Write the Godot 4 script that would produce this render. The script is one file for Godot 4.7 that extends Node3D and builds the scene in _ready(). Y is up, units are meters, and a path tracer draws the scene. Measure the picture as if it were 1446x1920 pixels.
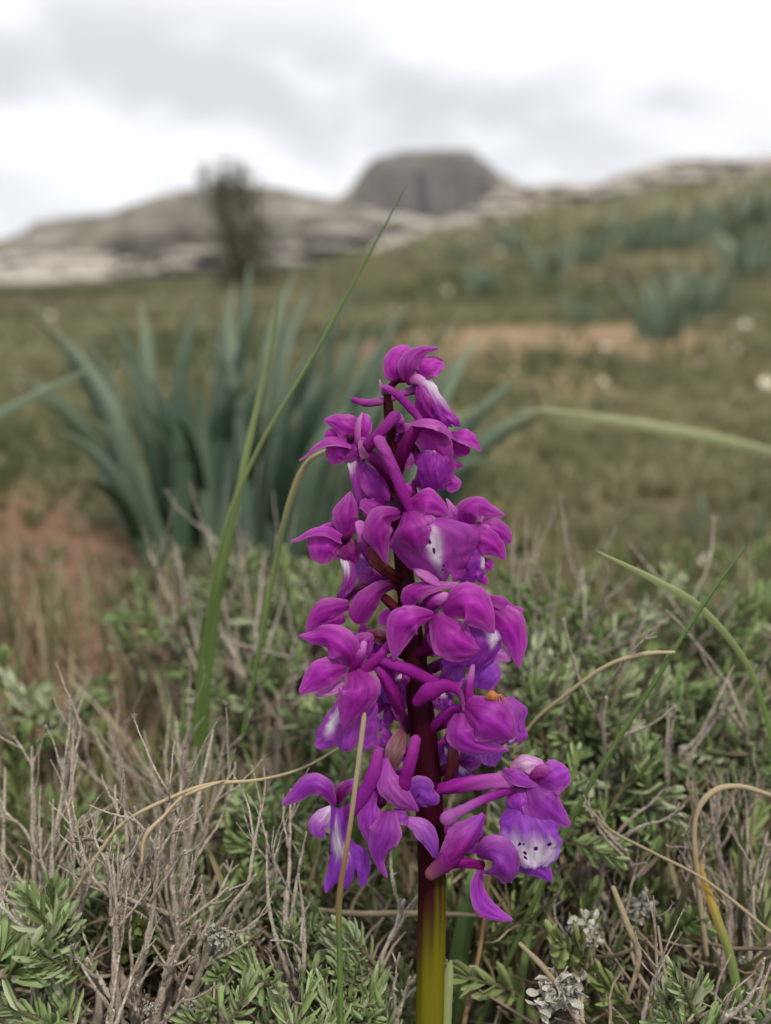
extends Node3D

# ---------------------------------------------------------------- the camera's place and the slope it stands on
const F := 1450.0            # focal length in pixels of the 1446 x 1920 photograph
const PITCH := 0.2688        # the lens looks down by 15.4 degrees
const S := 0.15 / 1450.0     # metres per photograph pixel on the flower spike
var eye := Vector3(0, 0.25, 0)
var eye_basis := Basis(Vector3.RIGHT, -PITCH)
var rng := RandomNumberGenerator.new()
var nz := FastNoiseLite.new()
var nz_fine := FastNoiseLite.new()
var taken := {}
var M := {}
var leaf_meshes: Array[ArrayMesh] = []
var spray_meshes: Array[ArrayMesh] = []
var orchid: Node3D
var bluff: PackedVector3Array
var ridge: PackedVector3Array

func on_hill(pts: PackedVector3Array, px: float, py: float) -> Vector3:     # the place of a hill that shows nearest to a spot of the view
	var best := Vector3.ZERO
	var least := 1e9
	for p in pts:
		var v := eye_basis.inverse() * (p - eye)
		if v.z > -1.0: continue
		var d := Vector2(723.0 - v.x / v.z * F - px, 960.0 + v.y / v.z * F - py).length_squared()
		if d < least:
			least = d
			best = p
	return best

# pigments (linear); DEEP also paints petal shade, PINK also highlights
const MAGENTA := Color(0.385, 0.021, 0.375)
const VIOLET := Color(0.29, 0.055, 0.54)
const DEEP := Color(0.18, 0.004, 0.12)
const DARK := Color(0.05, 0.003, 0.035)
const PINK := Color(0.58, 0.19, 0.52)
const MAROON := Color(0.030, 0.002, 0.007)
const WHITE_LIP := Color(0.80, 0.72, 0.84)

func at(x: float, y: float, d: float) -> Vector3:
	return eye + eye_basis * Vector3((x - 723.0) / F * d, (960.0 - y) / F * d, -d)

func rf(a: float, b: float) -> float:
	return rng.randf_range(a, b)

func rvec(k: float) -> Vector3:
	return Vector3(rf(-k, k), rf(-k, k), rf(-k, k))

# ---------------------------------------------------------------- mesh building
class Shape:
	var v := PackedVector3Array()
	var c := PackedColorArray()
	var t := PackedVector2Array()
	var i := PackedInt32Array()
	func put(p: Vector3, col: Color, uv: Vector2) -> int:
		v.append(p); c.append(col); t.append(uv)
		return v.size() - 1
	func tri(a: int, b: int, d: int) -> void:
		i.append(a); i.append(b); i.append(d)
	func quads(first: int, nu: int, nv: int, closed := false) -> void:   # rows of nu points, nv rows
		for r in nv - 1:
			for k in (nu if closed else nu - 1):
				var a := first + r * nu + k
				var b := first + r * nu + (k + 1) % nu
				tri(a, b, a + nu); tri(b, b + nu, a + nu)
	func join(o: Shape, x: Transform3D, tint := Color.WHITE) -> void:
		var first := v.size()
		for k in o.v.size():
			put(x * o.v[k], o.c[k] * tint, o.t[k])
		for k in o.i:
			i.append(first + k)
	func mesh(m: Material) -> ArrayMesh:
		var n := PackedVector3Array()
		n.resize(v.size())
		for k in range(0, i.size(), 3):
			var a := i[k]; var b := i[k + 1]; var d := i[k + 2]
			var x := (v[d] - v[a]).cross(v[b] - v[a])
			n[a] += x; n[b] += x; n[d] += x
		for k in n.size():
			n[k] = n[k].normalized() if n[k].length_squared() > 1e-30 else Vector3.UP
		var arr := []
		arr.resize(Mesh.ARRAY_MAX)
		arr[Mesh.ARRAY_VERTEX] = v; arr[Mesh.ARRAY_NORMAL] = n; arr[Mesh.ARRAY_COLOR] = c; arr[Mesh.ARRAY_TEX_UV] = t; arr[Mesh.ARRAY_INDEX] = i
		var out := ArrayMesh.new()
		out.add_surface_from_arrays(Mesh.PRIMITIVE_TRIANGLES, arr)
		out.surface_set_material(0, m)
		return out

func cr(a: Array, t: float):                                              # Catmull-Rom through all entries, t in 0..1
	var n := a.size() - 1
	if n <= 0:
		return a[0]
	var x := clampf(t, 0.0, 1.0) * n
	var k := mini(int(x), n - 1)
	var f := x - k
	var p1 = a[k]
	var p2 = a[k + 1]
	var p0 = a[k - 1] if k > 0 else p1 + (p1 - p2)
	var p3 = a[k + 2] if k + 2 <= n else p2 + (p2 - p1)
	return (p1 * 2.0 + (p2 - p0) * f + (p0 * 2.0 - p1 * 5.0 + p2 * 4.0 - p3) * f * f + (p1 * 3.0 - p0 - p2 * 3.0 + p3) * f * f * f) * 0.5

func ramp(cols: Array, t: float) -> Color:
	var x := clampf(t, 0.0, 1.0) * (cols.size() - 1)
	var k := mini(int(x), cols.size() - 2)
	if cols.size() == 1:
		return cols[0]
	return (cols[k] as Color).lerp(cols[k + 1], x - k)

func tube(sh: Shape, pts: Array, radii: Array, cols: Array, sides := 8, steps := 10, rough := 0.0, round_end := true, flat := 1.0, ribs := 0.0) -> void:
	var first := sh.v.size()
	var up := Vector3(0.31, 0.2, 0.93)
	var rows := 0
	for r in steps + 1:
		var t := float(r) / steps
		var p: Vector3 = cr(pts, t)
		var d: Vector3 = (cr(pts, minf(t + 0.02, 1.0)) - cr(pts, maxf(t - 0.02, 0.0))).normalized()
		var x := up.cross(d).normalized()
		up = d.cross(x).normalized()
		var rad := maxf(cr(radii, t), 0.0)
		var ends := [[0.0, rad]]
		if round_end and r == steps:
			ends = [[0.0, rad], [0.5, rad * 0.86], [0.85, rad * 0.5], [1.0, rad * 0.05]]
		elif round_end and r == 0:
			ends = [[-0.9, rad * 0.1], [-0.5, rad * 0.8], [0.0, rad]]
		for e in ends:
			for k in sides:
				var a := TAU * k / sides
				var rr: float = e[1] * (1.0 + ribs * cos(3.0 * a + 5.0 * t) + rough * nz_fine.get_noise_3d(p.x * 16000.0 + cos(a) * 22.0, p.y * 16000.0 + sin(a) * 22.0, p.z * 16000.0))
				sh.put(p + d * rad * e[0] + (x * cos(a) + up * sin(a) * flat) * rr, ramp(cols, t), Vector2(float(k) / sides, t))
			rows += 1
	sh.quads(first, sides, rows, true)

# a petal, sepal, blade: a centre line, half widths along it, the side it faces, how its edges bend back
func blade(sh: Shape, pts: Array, w: Array, facing: Vector3, cup: float, cols: Array, nu := 9, nv := 14, ruffle := 0.0, edge := Color(0, 0, 0, 0), twist := 0.0) -> void:
	var first := sh.v.size()
	var seed_at := rf(0, 500)
	for r in nv:
		var t := float(r) / (nv - 1)
		var p: Vector3 = cr(pts, t)
		var d: Vector3 = (cr(pts, minf(t + 0.03, 1.0)) - cr(pts, maxf(t - 0.03, 0.0))).normalized()
		var side := facing.cross(d)
		if side.length() < 0.15:
			side = Vector3(0.9, 0.3, 0.1).cross(d)
		side = side.normalized()
		if twist != 0.0:
			side = side.rotated(d, twist * t)
		var out := d.cross(side)
		var half: float = maxf(cr(w, t), 0.0)
		if r == nv - 1:
			half *= 0.35
		for k in nu:
			var u := 2.0 * k / (nu - 1) - 1.0
			var wave := ruffle * half * nz_fine.get_noise_2d(seed_at + t * 60.0, seed_at + u * 45.0) * (0.35 + absf(u))
			var ed := 1.0 + 0.62 * ruffle * nz_fine.get_noise_2d(seed_at + t * 120.0, 30.0 * signf(u))
			var col := ramp(cols, t)
			if edge.a > 0.0:
				col = col.lerp(edge, edge.a * pow(absf(u), 3.0))
			sh.put(p + side * half * u * ed + out * (wave - cup * half * u * u + 0.09 * half * exp(-u * u * 45.0)), col, Vector2(0.5 + 0.5 * u, t))
	sh.quads(first, nu, nv)

# ---------------------------------------------------------------- naming
func numbered(called: String) -> String:
	taken[called] = taken.get(called, -1) + 1
	return called if taken[called] == 0 else "%s_%03d" % [called, taken[called]]

func tag(o: Node, label: String, category: String, group := "", kind := "") -> void:
	if label: o.set_meta("label", label)
	if category: o.set_meta("category", category)
	if group: o.set_meta("group", group)
	if kind: o.set_meta("kind", kind)

func thing(called: String, where: Vector3, label: String, category: String, group := "") -> Node3D:
	var o := Node3D.new()
	o.name = numbered(called)
	o.position = where
	add_child(o)
	tag(o, label, category, group)
	return o

func part(called: String, mesh: Mesh, parent: Node, x := Transform3D(), kind := "") -> MeshInstance3D:
	var o := MeshInstance3D.new()
	o.mesh = mesh
	o.transform = x
	if parent == self:
		o.name = numbered(called)
	else:
		var n: int = parent.get_meta("n_" + called, 0)
		o.name = called if n == 0 else "%s_%03d" % [called, n]
		parent.set_meta("n_" + called, n + 1)
	parent.add_child(o)
	if kind: o.set_meta("kind", kind)
	return o

# ---------------------------------------------------------------- materials
func noise_texture(freq: float, low: Color, high: Color, octaves := 4, size := 256, seed_no := 1, normal := false) -> NoiseTexture2D:
	var n := FastNoiseLite.new()
	n.seed = seed_no
	n.frequency = freq
	n.fractal_octaves = octaves
	n.noise_type = FastNoiseLite.TYPE_SIMPLEX_SMOOTH
	var t := NoiseTexture2D.new()
	t.width = size; t.height = size
	t.seamless = true
	t.noise = n
	if normal:
		t.as_normal_map = true
		t.bump_strength = 6.0
	else:
		var g := Gradient.new()
		g.set_color(0, low); g.set_color(1, high)
		t.color_ramp = g
	return t

func vertex_material(called: String, rough: float, spec := 0.5, through := 0.0) -> StandardMaterial3D:
	var m := StandardMaterial3D.new()
	m.resource_name = called
	m.vertex_color_use_as_albedo = true
	m.roughness = rough
	m.metallic_specular = spec
	m.cull_mode = BaseMaterial3D.CULL_DISABLED
	if through > 0.0:
		m.backlight_enabled = true
		m.backlight = Color(through, through, through)
	M[called] = m
	return m

func textured(m: StandardMaterial3D, tex: Texture2D, scale: float, bump: Texture2D = null, depth := 0.4) -> void:
	m.albedo_texture = tex
	m.uv1_triplanar = true
	m.uv1_scale = Vector3.ONE * scale
	if bump:
		m.normal_enabled = true
		m.normal_texture = bump
		m.normal_scale = depth

func petal_pictures(seed_no: int, spots: Array) -> Array:                 # veins and cells of a petal, and spots where a lip has them
	var n := 256
	var im := Image.create(n, n, false, Image.FORMAT_RGBA8)
	var hi := Image.create(n, n, false, Image.FORMAT_RGBA8)
	var g := FastNoiseLite.new()
	g.seed = seed_no
	g.frequency = 0.02
	g.fractal_octaves = 3
	var cells := FastNoiseLite.new()
	cells.seed = seed_no + 5
	cells.noise_type = FastNoiseLite.TYPE_CELLULAR
	cells.frequency = 0.22
	for y in n:
		for x in n:
			var u := float(x) / n - 0.5
			var v := float(y) / n
			var spread := 0.25 + 0.75 * sin(PI * clampf(v, 0.03, 0.97))
			var across := u / spread * 5.0 + 0.35 * g.get_noise_2d(x * 0.7, y * 1.2)
			var vein := pow(absf(cos(PI * across)), 14.0) * (0.35 + 0.65 * (1.0 - v))
			var big := g.get_noise_2d(x + 300.0, y * 0.5)
			var cell := cells.get_noise_2d(x, y)
			var k := clampf(0.95 - 0.085 * vein + 0.12 * big + 0.08 * cell, 0.0, 1.0)
			var c := Color(k, k * (1.0 - 0.10 * vein), k, 1)
			for s in spots:
				var dx: float = (u + 0.5 - s[0]) / s[2]
				var dy: float = (v - s[1]) / s[3]
				var dd := dx * dx + dy * dy + 0.5 * g.get_noise_2d(x * 4.0, y * 4.0)
				if dd < 1.3:
					c = c.lerp(Color(0.30, 0.02, 0.36), clampf((1.3 - dd) * 1.4, 0.0, 1.0))
			im.set_pixel(x, y, c)
			var h := clampf(0.5 - 0.22 * vein + 0.25 * cell + 0.1 * big, 0.0, 1.0)
			hi.set_pixel(x, y, Color(h, h, h))
	hi.bump_map_to_normal_map(3.0)
	return [ImageTexture.create_from_image(im), ImageTexture.create_from_image(hi)]

func make_materials() -> void:
	for s in [["petal", []], ["lip_streaks", [[0.44, 0.36, 0.017, 0.032], [0.475, 0.47, 0.016, 0.040], [0.58, 0.68, 0.018, 0.016], [0.55, 0.74, 0.02, 0.015]]],
			["lip_dots", [[0.20, 0.60, 0.022, 0.022], [0.17, 0.68, 0.03, 0.02], [0.30, 0.52, 0.026, 0.026], [0.36, 0.51, 0.015, 0.02], [0.36, 0.66, 0.03, 0.03], [0.33, 0.74, 0.03, 0.03], [0.55, 0.56, 0.04, 0.03], [0.78, 0.52, 0.04, 0.03]]]]:
		var m := vertex_material(s[0], 0.52, 0.34, 0.95)
		var pics := petal_pictures(11 + s[1].size(), s[1])
		m.albedo_texture = pics[0]
		m.normal_enabled = true
		m.normal_texture = pics[1]
		m.normal_scale = 0.4
	var bump := noise_texture(0.05, Color.BLACK, Color.WHITE, 4, 256, 3, true)
	var fine := noise_texture(0.03, Color(0.72, 0.72, 0.72), Color(1, 1, 1), 4, 256, 4)
	var grain := noise_texture(0.06, Color(0.55, 0.55, 0.58), Color(1, 1, 1), 4, 256, 14)
	var streak := noise_texture(0.02, Color(0.55, 0.52, 0.49), Color(1, 1, 1), 5, 256, 6)
	var soft := vertex_material("fleshy", 0.5, 0.2, 0.2)                  # stem, ovaries, spurs
	textured(soft, grain, 420.0, bump, 0.8)
	var leaf := vertex_material("leaf", 0.55, 0.4, 0.45)
	textured(leaf, fine, 500.0, bump, 0.25)
	var grass := vertex_material("grass_blade", 0.5, 0.4, 0.5)
	grass.albedo_texture = fine
	grass.uv1_scale = Vector3(4, 0.7, 1)
	var bark := vertex_material("bark", 0.9, 0.2)
	textured(bark, streak, 330.0, bump, 2.2)
	textured(vertex_material("straw", 0.75, 0.3, 0.3), fine, 300.0)
	textured(vertex_material("lichen", 0.95, 0.1), streak, 500.0, bump, 1.0)
	textured(vertex_material("soil", 0.95, 0.1), streak, 40.0, bump, 1.0)
	var rock := vertex_material("rock", 0.9, 0.2)
	textured(rock, streak, 0.7, bump, 0.8)
	var far := vertex_material("hillside", 0.95, 0.1)
	textured(far, streak, 0.015, bump, 0.6)
	textured(vertex_material("iris_leaf", 0.55, 0.4, 0.3), fine, 30.0)
	vertex_material("flower_white", 0.6, 0.3, 0.5)

# ---------------------------------------------------------------- the ground
func table(keys: Array, vals: Array, x: float) -> float:
	if x <= keys[0]: return vals[0]
	for k in keys.size() - 1:
		if x < keys[k + 1]:
			var f: float = (x - keys[k]) / (keys[k + 1] - keys[k])
			f = f * f * (3.0 - 2.0 * f)
			return lerpf(vals[k], vals[k + 1], f)
	return vals[-1]

func ridge_rise(az: float) -> float:
	return table([-0.5, -0.14, -0.02, 0.08, 0.2, 0.34, 0.47, 0.9, 1.6, 2.9], [0.0, 0.022, 0.052, 0.078, 0.100, 0.120, 0.136, 0.17, 0.15, 0.0], az)

func ground_h(x: float, z: float) -> float:
	var r := sqrt(x * x + z * z)
	var h := table([0.0, 0.15, 0.45, 1.2, 3.0, 8.0, 20.0, 45.0, 90.0, 250.0, 700.0], [0.088, 0.088, 0.106, 0.10, 0.07, 0.05, 0.28, 0.5, -3.0, -6.0, -8.0], r)
	var rise := ridge_rise(atan2(x, -z))
	if r > 0.6:
		var k := r / 45.0
		h += rise * 45.0 * (pow(k, 1.75) if k < 1.0 else maxf(1.0 - (k - 1.0) * 0.5, 0.0)) * smoothstep(0.6, 3.0, r)
	var amp := clampf(0.02 * r, 0.003, 0.05) + clampf(0.006 * (r - 3.0), 0.0, 0.3)
	var wave := maxf(r, 0.25)
	return h + amp * (nz.get_noise_2d(x / wave * 14.0, z / wave * 14.0) if r > 2.0 else nz.get_noise_2d(x * 160.0, z * 160.0) * 0.7)

func on_ground(x: float, z: float) -> Vector3:
	return Vector3(x, ground_h(x, z), z)

func ground_seen(px: float, py: float) -> Vector3:                         # where a line of sight meets the ground
	var d := (at(px, py, 1.0) - eye).normalized()
	var t := 0.08
	while t < 300.0:
		var p := eye + d * t
		if p.y < ground_h(p.x, p.z):
			return on_ground(p.x, p.z)
		t *= 1.02
	return eye + d * 60.0

func soil_at(x: float, z: float) -> float:                                 # bare reddish earth shows between the plants
	var r := sqrt(x * x + z * z)
	var k := 0.0
	for s in [[-0.19, -0.40, 0.10, 1.0], [-0.30, -0.50, 0.09, 0.9], [-0.10, -0.33, 0.05, 0.6], [0.66, -3.0, 0.50, 1.0], [0.22, -2.7, 0.36, 0.9], [-0.08, -2.5, 0.26, 0.9], [0.30, -1.45, 0.14, 0.6], [-0.13, -0.29, 0.07, 1.0], [-0.085, -0.235, 0.03, 0.8]]:
		var d: float = Vector2(x - s[0], (z - s[1]) * (0.75 if z > -0.8 else 0.5)).length() / s[2]
		k = maxf(k, s[3] * smoothstep(1.25, 0.5, d + 0.7 * nz.get_noise_2d(x / r * 60.0, z / r * 60.0)))
	return k

func ground_colour(x: float, z: float) -> Color:
	var r := sqrt(x * x + z * z)
	var n := nz.get_noise_2d(x / r * 40.0 + 70.0, log(r) * 34.0)
	var n2 := nz_fine.get_noise_2d(x / r * 60.0, log(r) * 55.0)
	var grass := Color(0.13, 0.135, 0.055).lerp(Color(0.265, 0.245, 0.14), clampf(0.5 + 1.5 * n, 0, 1))
	if r < 0.6:
		grass = Color(0.12, 0.10, 0.075).lerp(Color(0.19, 0.155, 0.115), clampf(0.5 + n, 0, 1))
	grass = grass.lerp(Color(0.10, 0.125, 0.065), clampf(n2 * 1.6, 0.0, 0.7))
	var k := soil_at(x, z)
	var c := grass.lerp(Color(0.34, 0.255, 0.165) if x > 0.0 else Color(0.25, 0.155, 0.11), k)
	if r > 14.0:                                                          # pale limestone shows through higher up
		c = c.lerp(Color(0.36, 0.33, 0.28), clampf((nz_fine.get_noise_2d(x * 1.2, z * 1.2) - 0.12) * 3.0, 0, 1) * smoothstep(14.0, 40.0, r) * 0.8)
	return c

func make_ground() -> void:
	var sh := Shape.new()
	var sectors := 300
	var rings := 120
	for j in rings:
		var r := 0.012 * pow(900.0 / 0.012, float(j) / (rings - 1))
		for k in sectors:
			var a := TAU * k / sectors
			var x := r * sin(a)
			var z := -r * cos(a)
			sh.put(on_ground(x, z), ground_colour(x, z), Vector2(x, z))
	var mid := sh.put(on_ground(0.0, -0.0001), ground_colour(0.001, -0.001), Vector2.ZERO)
	sh.quads(0, sectors, rings, true)
	for k in sectors:
		sh.tri(mid, (k + 1) % sectors, k)
	var g := part("ground", sh.mesh(M.soil), self)
	tag(g, "brown and olive stony meadow ground sloping up to the right", "ground", "", "structure")

# a range of hills: crest given as places in the view, at its own distance and with its own depth
func hills(called: String, crest: Array, dist: float, base_y: float, thick: float, cliff: Array, cols: Array, label: String) -> PackedVector3Array:
	var sh := Shape.new()
	var nu := 230
	var fall := [0.0, 0.12, 0.24, 0.36, 0.46, 0.56, 0.64, 0.72, 0.78, 0.84, 0.88, 0.92, 0.96, 1.0]
	var rows := 26
	for k in nu:
		var t := float(k) / (nu - 1)
		var px: float = lerpf(crest[0][0], crest[-1][0], t)
		var py: float = crest[-1][1]
		for q in crest.size() - 1:
			if px >= crest[q][0] and px <= crest[q + 1][0]:
				py = lerpf(crest[q][1], crest[q + 1][1], (px - crest[q][0]) / (crest[q + 1][0] - crest[q][0]))
		var top := at(px, py, dist)
		top.y += dist * 0.0022 * nz.get_noise_2d(px * 1.6, dist)
		var away := Vector3(top.x, 0, top.z).normalized()
		var steep := 0.0
		for q in cliff:
			steep = maxf(steep, smoothstep(q[0] - 25.0, q[0] + 15.0, px) * smoothstep(q[1] + 25.0, q[1] - 15.0, px))
		for r in rows:
			var f := float(r) / (rows - 1)
			var h: float
			var push: float
			if f < 0.7:
				var g := f / 0.7
				h = lerpf(g * g * 0.3 + g * 0.7, g * 0.55 if g < 0.72 else 0.396 + (g - 0.72) / 0.28 * 0.604, steep)
				push = lerpf(-thick * (1.0 - g), -thick * (1.0 - minf(g / 0.72, 1.0)) * 0.96 - thick * 0.04 * (1.0 - g), steep)
			else:
				var g := (f - 0.7) / 0.3
				h = 1.0 - g * g
				push = thick * g
			var p := top + away * push
			p.y = lerpf(base_y, top.y, h)
			p += Vector3(0, dist * 0.004 * nz.get_noise_3d(p.x * 900.0 / dist, f * 80.0, p.z * 900.0 / dist) * sin(PI * minf(f / 0.7, 1.0)), 0)
			p += away * thick * 0.16 * nz.get_noise_3d(p.x * 1800.0 / dist, f * 60.0, 7.0) * sin(PI * minf(f / 0.7, 1.0))
			var band := nz_fine.get_noise_2d(p.x * 260.0 / dist, h * 130.0)
			var c: Color = (cols[0] as Color).lerp(cols[1], clampf(0.5 + 1.6 * band, 0, 1))
			if band > 0.18 and f < 0.62:
				c = c.lerp(cols[2], clampf((band - 0.18) * 5.0, 0, 0.9))
			c = c.lerp((cols[3] as Color) * (1.0 + 0.9 * nz_fine.get_noise_2d(px * 0.55, h * 75.0)), steep * smoothstep(0.42, 0.6, h) * 0.85)
			sh.put(p, c, Vector2(t, f))
	for r in rows - 1:
		for k in nu - 1:
			var a := k * rows + r
			sh.tri(a, a + 1, a + rows); sh.tri(a + 1, a + rows + 1, a + rows)
	tag(part(called, sh.mesh(M.hillside), self), label, "hill", "", "structure")
	return sh.v

func make_hills() -> void:
	hills("table_mountain", [[480, 420], [560, 395], [625, 372], [652, 352], [672, 326], [690, 300], [704, 290], [722, 284], [760, 276], [830, 273], [884, 273], [904, 291], [936, 318], [975, 341], [1010, 349], [1090, 352], [1150, 356], [1250, 372]],
		520.0, -8.0, 150.0, [[660, 925]], [Color(0.20, 0.18, 0.14), Color(0.27, 0.245, 0.195), Color(0.38, 0.355, 0.31), Color(0.165, 0.145, 0.125)], "flat topped rocky mountain with a dark cliff band under cloud")
	hills("far_hills", [[-1500, 500], [-900, 476], [-420, 470], [-200, 462], [-60, 452], [0, 446], [40, 432], [62, 414], [110, 404], [200, 396], [262, 372], [330, 352], [400, 344], [470, 340], [520, 345], [565, 356], [620, 368], [700, 385], [780, 420], [900, 480]],
		330.0, -8.0, 120.0, [], [Color(0.165, 0.155, 0.12), Color(0.245, 0.225, 0.185), Color(0.36, 0.34, 0.30), Color(0.2, 0.2, 0.2)], "long low grey green hill falling away to the left")
	bluff = hills("rocky_bluff", [[-1500, 520], [-700, 506], [-300, 500], [-100, 492], [60, 486], [170, 462], [230, 434], [330, 418], [460, 405], [560, 402], [640, 398], [700, 404], [760, 412], [860, 430], [980, 470]],
		170.0, -6.0, 60.0, [[200, 780]], [Color(0.17, 0.16, 0.115), Color(0.25, 0.23, 0.18), Color(0.40, 0.38, 0.33), Color(0.19, 0.18, 0.165)], "grey limestone bluff with pale scree at its foot")
	ridge = hills("rocky_ridge", [[700, 470], [840, 425], [900, 392], [965, 356], [1020, 349], [1100, 346], [1160, 342], [1180, 328], [1230, 319], [1262, 305], [1300, 298], [1380, 303], [1446, 300], [1600, 305], [1900, 330]],
		110.0, 0.0, 42.0, [], [Color(0.20, 0.185, 0.12), Color(0.29, 0.26, 0.19), Color(0.50, 0.48, 0.43), Color(0.2, 0.2, 0.2)], "brown rocky ridge with pale outcrops along the right skyline")

# ---------------------------------------------------------------- limestone lying on the slopes
func stone_shape(seed_no: int, c: Color) -> Shape:
	var sh := Shape.new()
	var n := 9
	for j in n + 1:
		for k in 12:
			var a := TAU * k / 12.0
			var b := PI * j / n
			var d := Vector3(sin(b) * cos(a), cos(b), sin(b) * sin(a))
			var g := 1.0 + 0.55 * nz.get_noise_3d(d.x * 45.0 + seed_no * 37.0, d.y * 45.0, d.z * 45.0)
			var p := d * g
			p.y = clampf(p.y * 0.7, -0.3, 0.62)
			sh.put(p, c * (0.9 + 0.25 * nz_fine.get_noise_3d(d.x * 60.0, d.y * 60.0 + seed_no, d.z * 60.0)), Vector2(k / 12.0, float(j) / n))
	sh.quads(0, 12, n + 1, true)
	return sh

func make_rocks() -> void:
	var kinds: Array[ArrayMesh] = []
	for k in 5:
		kinds.append(stone_shape(k, Color(0.62, 0.59, 0.54)).mesh(M.rock))
	rng.seed = 501
	for q in [[1172, 340, 17, "pale limestone rock at the left end of the right skyline"], [1200, 332, 24, "large pale limestone rock on the right skyline above the slope"], [1236, 330, 16, "limestone rock next right of the large one on the skyline"], [1266, 314, 20, "pale limestone block at the top of the skyline's first rise"],
			[1302, 318, 16, "limestone rock just below the skyline, right of the block"], [1342, 312, 20, "broad pale rock on the skyline toward the right edge"], [1390, 322, 18, "limestone rock below the skyline near the right edge"], [1430, 312, 20, "pale rock on the skyline cut by the right edge"], [1330, 350, 14, "lone limestone rock lower on the right ridge"], [1215, 365, 12, "limestone rock well below the large one on the skyline"]]:
		var p := on_hill(ridge, q[0], q[1])
		var d := (p - eye).length()
		var size: float = q[2] / F * d
		tag(part("limestone_rock", kinds[rng.randi() % 5], self, Transform3D(Basis(Vector3.UP, rf(0, TAU)).scaled(Vector3(size * rf(1.0, 1.6), size * rf(0.5, 0.7), size * 1.2)), p)), q[3], "rock", "rocks on the right ridge")
	# broken stone at the foot of the bluff, too small and too many to count
	var where: Array[Transform3D] = []
	for n in 60000:
		if where.size() >= 850: break
		var p := bluff[rng.randi() % bluff.size()]
		var v := eye_basis.inverse() * (p - eye)
		var x := 723.0 - v.x / v.z * F
		var y := 960.0 + v.y / v.z * F
		var line := table([0.0, 120.0, 350.0, 540.0, 680.0, 800.0], [512.0, 515.0, 500.0, 485.0, 455.0, 425.0], x)
		if x < -40.0 or x > 830.0 or absf(y - line) > 34.0: continue
		if nz_fine.get_noise_1d(x * 0.9) < 0.02 - (0.3 if x > 540.0 or absf(x - 100.0) < 50.0 else 0.0): continue
		var size := rf(0.8, 2.3)
		where.append(Transform3D(Basis(Vector3.UP, rf(0, TAU)).scaled(Vector3(size * rf(1.0, 2.0), size * rf(0.6, 1.0), size)), p + Vector3(rf(-2.5, 2.5), 0.1, rf(-2.5, 2.5))))
	for n in 60000:
		if where.size() >= 2300: break
		var p := ridge[rng.randi() % ridge.size()]
		var v := eye_basis.inverse() * (p - eye)
		var x := 723.0 - v.x / v.z * F
		var y := 960.0 + v.y / v.z * F
		if x < 690.0 or x > 1500.0 or y > (372.0 if x > 980.0 else 500.0) or nz_fine.get_noise_2d(x * 1.1, y * 2.0) < (-0.08 if x > 1150.0 else 0.0 if x < 880.0 else 0.10): continue
		var size := rf(0.4, 1.35)
		where.append(Transform3D(Basis(Vector3.UP, rf(0, TAU)).scaled(Vector3(size * rf(1.0, 2.0), size * rf(0.5, 0.9), size)), p + Vector3(rf(-1.5, 1.5), 0.0, rf(-1.5, 1.5))))
	var mm := MultiMesh.new()
	mm.transform_format = MultiMesh.TRANSFORM_3D
	mm.mesh = kinds[1]
	mm.instance_count = where.size()
	for k in where.size():
		mm.set_instance_transform(k, where[k])
	var mi := MultiMeshInstance3D.new()
	mi.name = "limestone_scree"
	mi.multimesh = mm
	add_child(mi)
	tag(mi, "pale limestone scree along the foot of the bluff and on the right ridge", "scree", "", "stuff")

# ---------------------------------------------------------------- sky
func lobes(d: Vector3) -> float:                                           # the broad grey cloud bodies: azimuth, height, half sizes, weight
	var az := rad_to_deg(atan2(d.x, -d.z))
	var el := rad_to_deg(asin(clampf(d.y, -1, 1)))
	var k := 0.0
	for c in [[-18.0, 13.6, 17.0, 3.4, 0.75], [-1.0, 12.2, 12.0, 2.0, 0.6], [21.0, 11.0, 10.0, 2.4, 0.55], [-26.0, 9.3, 8.0, 1.4, 0.3], [-60.0, 14.0, 18.0, 4.0, 0.9], [70.0, 13.0, 20.0, 4.0, 0.8], [130.0, 16.0, 20.0, 5.0, 0.9], [-130.0, 15.0, 22.0, 4.0, 0.9], [178.0, 13.0, 16.0, 4.0, 0.8],
			[3.0, 20.5, 40.0, 3.0, -0.5], [-21.0, 10.7, 5.0, 1.3, -0.7], [16.0, 16.5, 10.0, 2.2, -0.5]]:
		var dx: float = (az - c[0]) / c[2]
		var dy: float = (el - c[1]) / c[3]
		k += c[4] * exp(-dx * dx - dy * dy)
	return k

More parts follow.
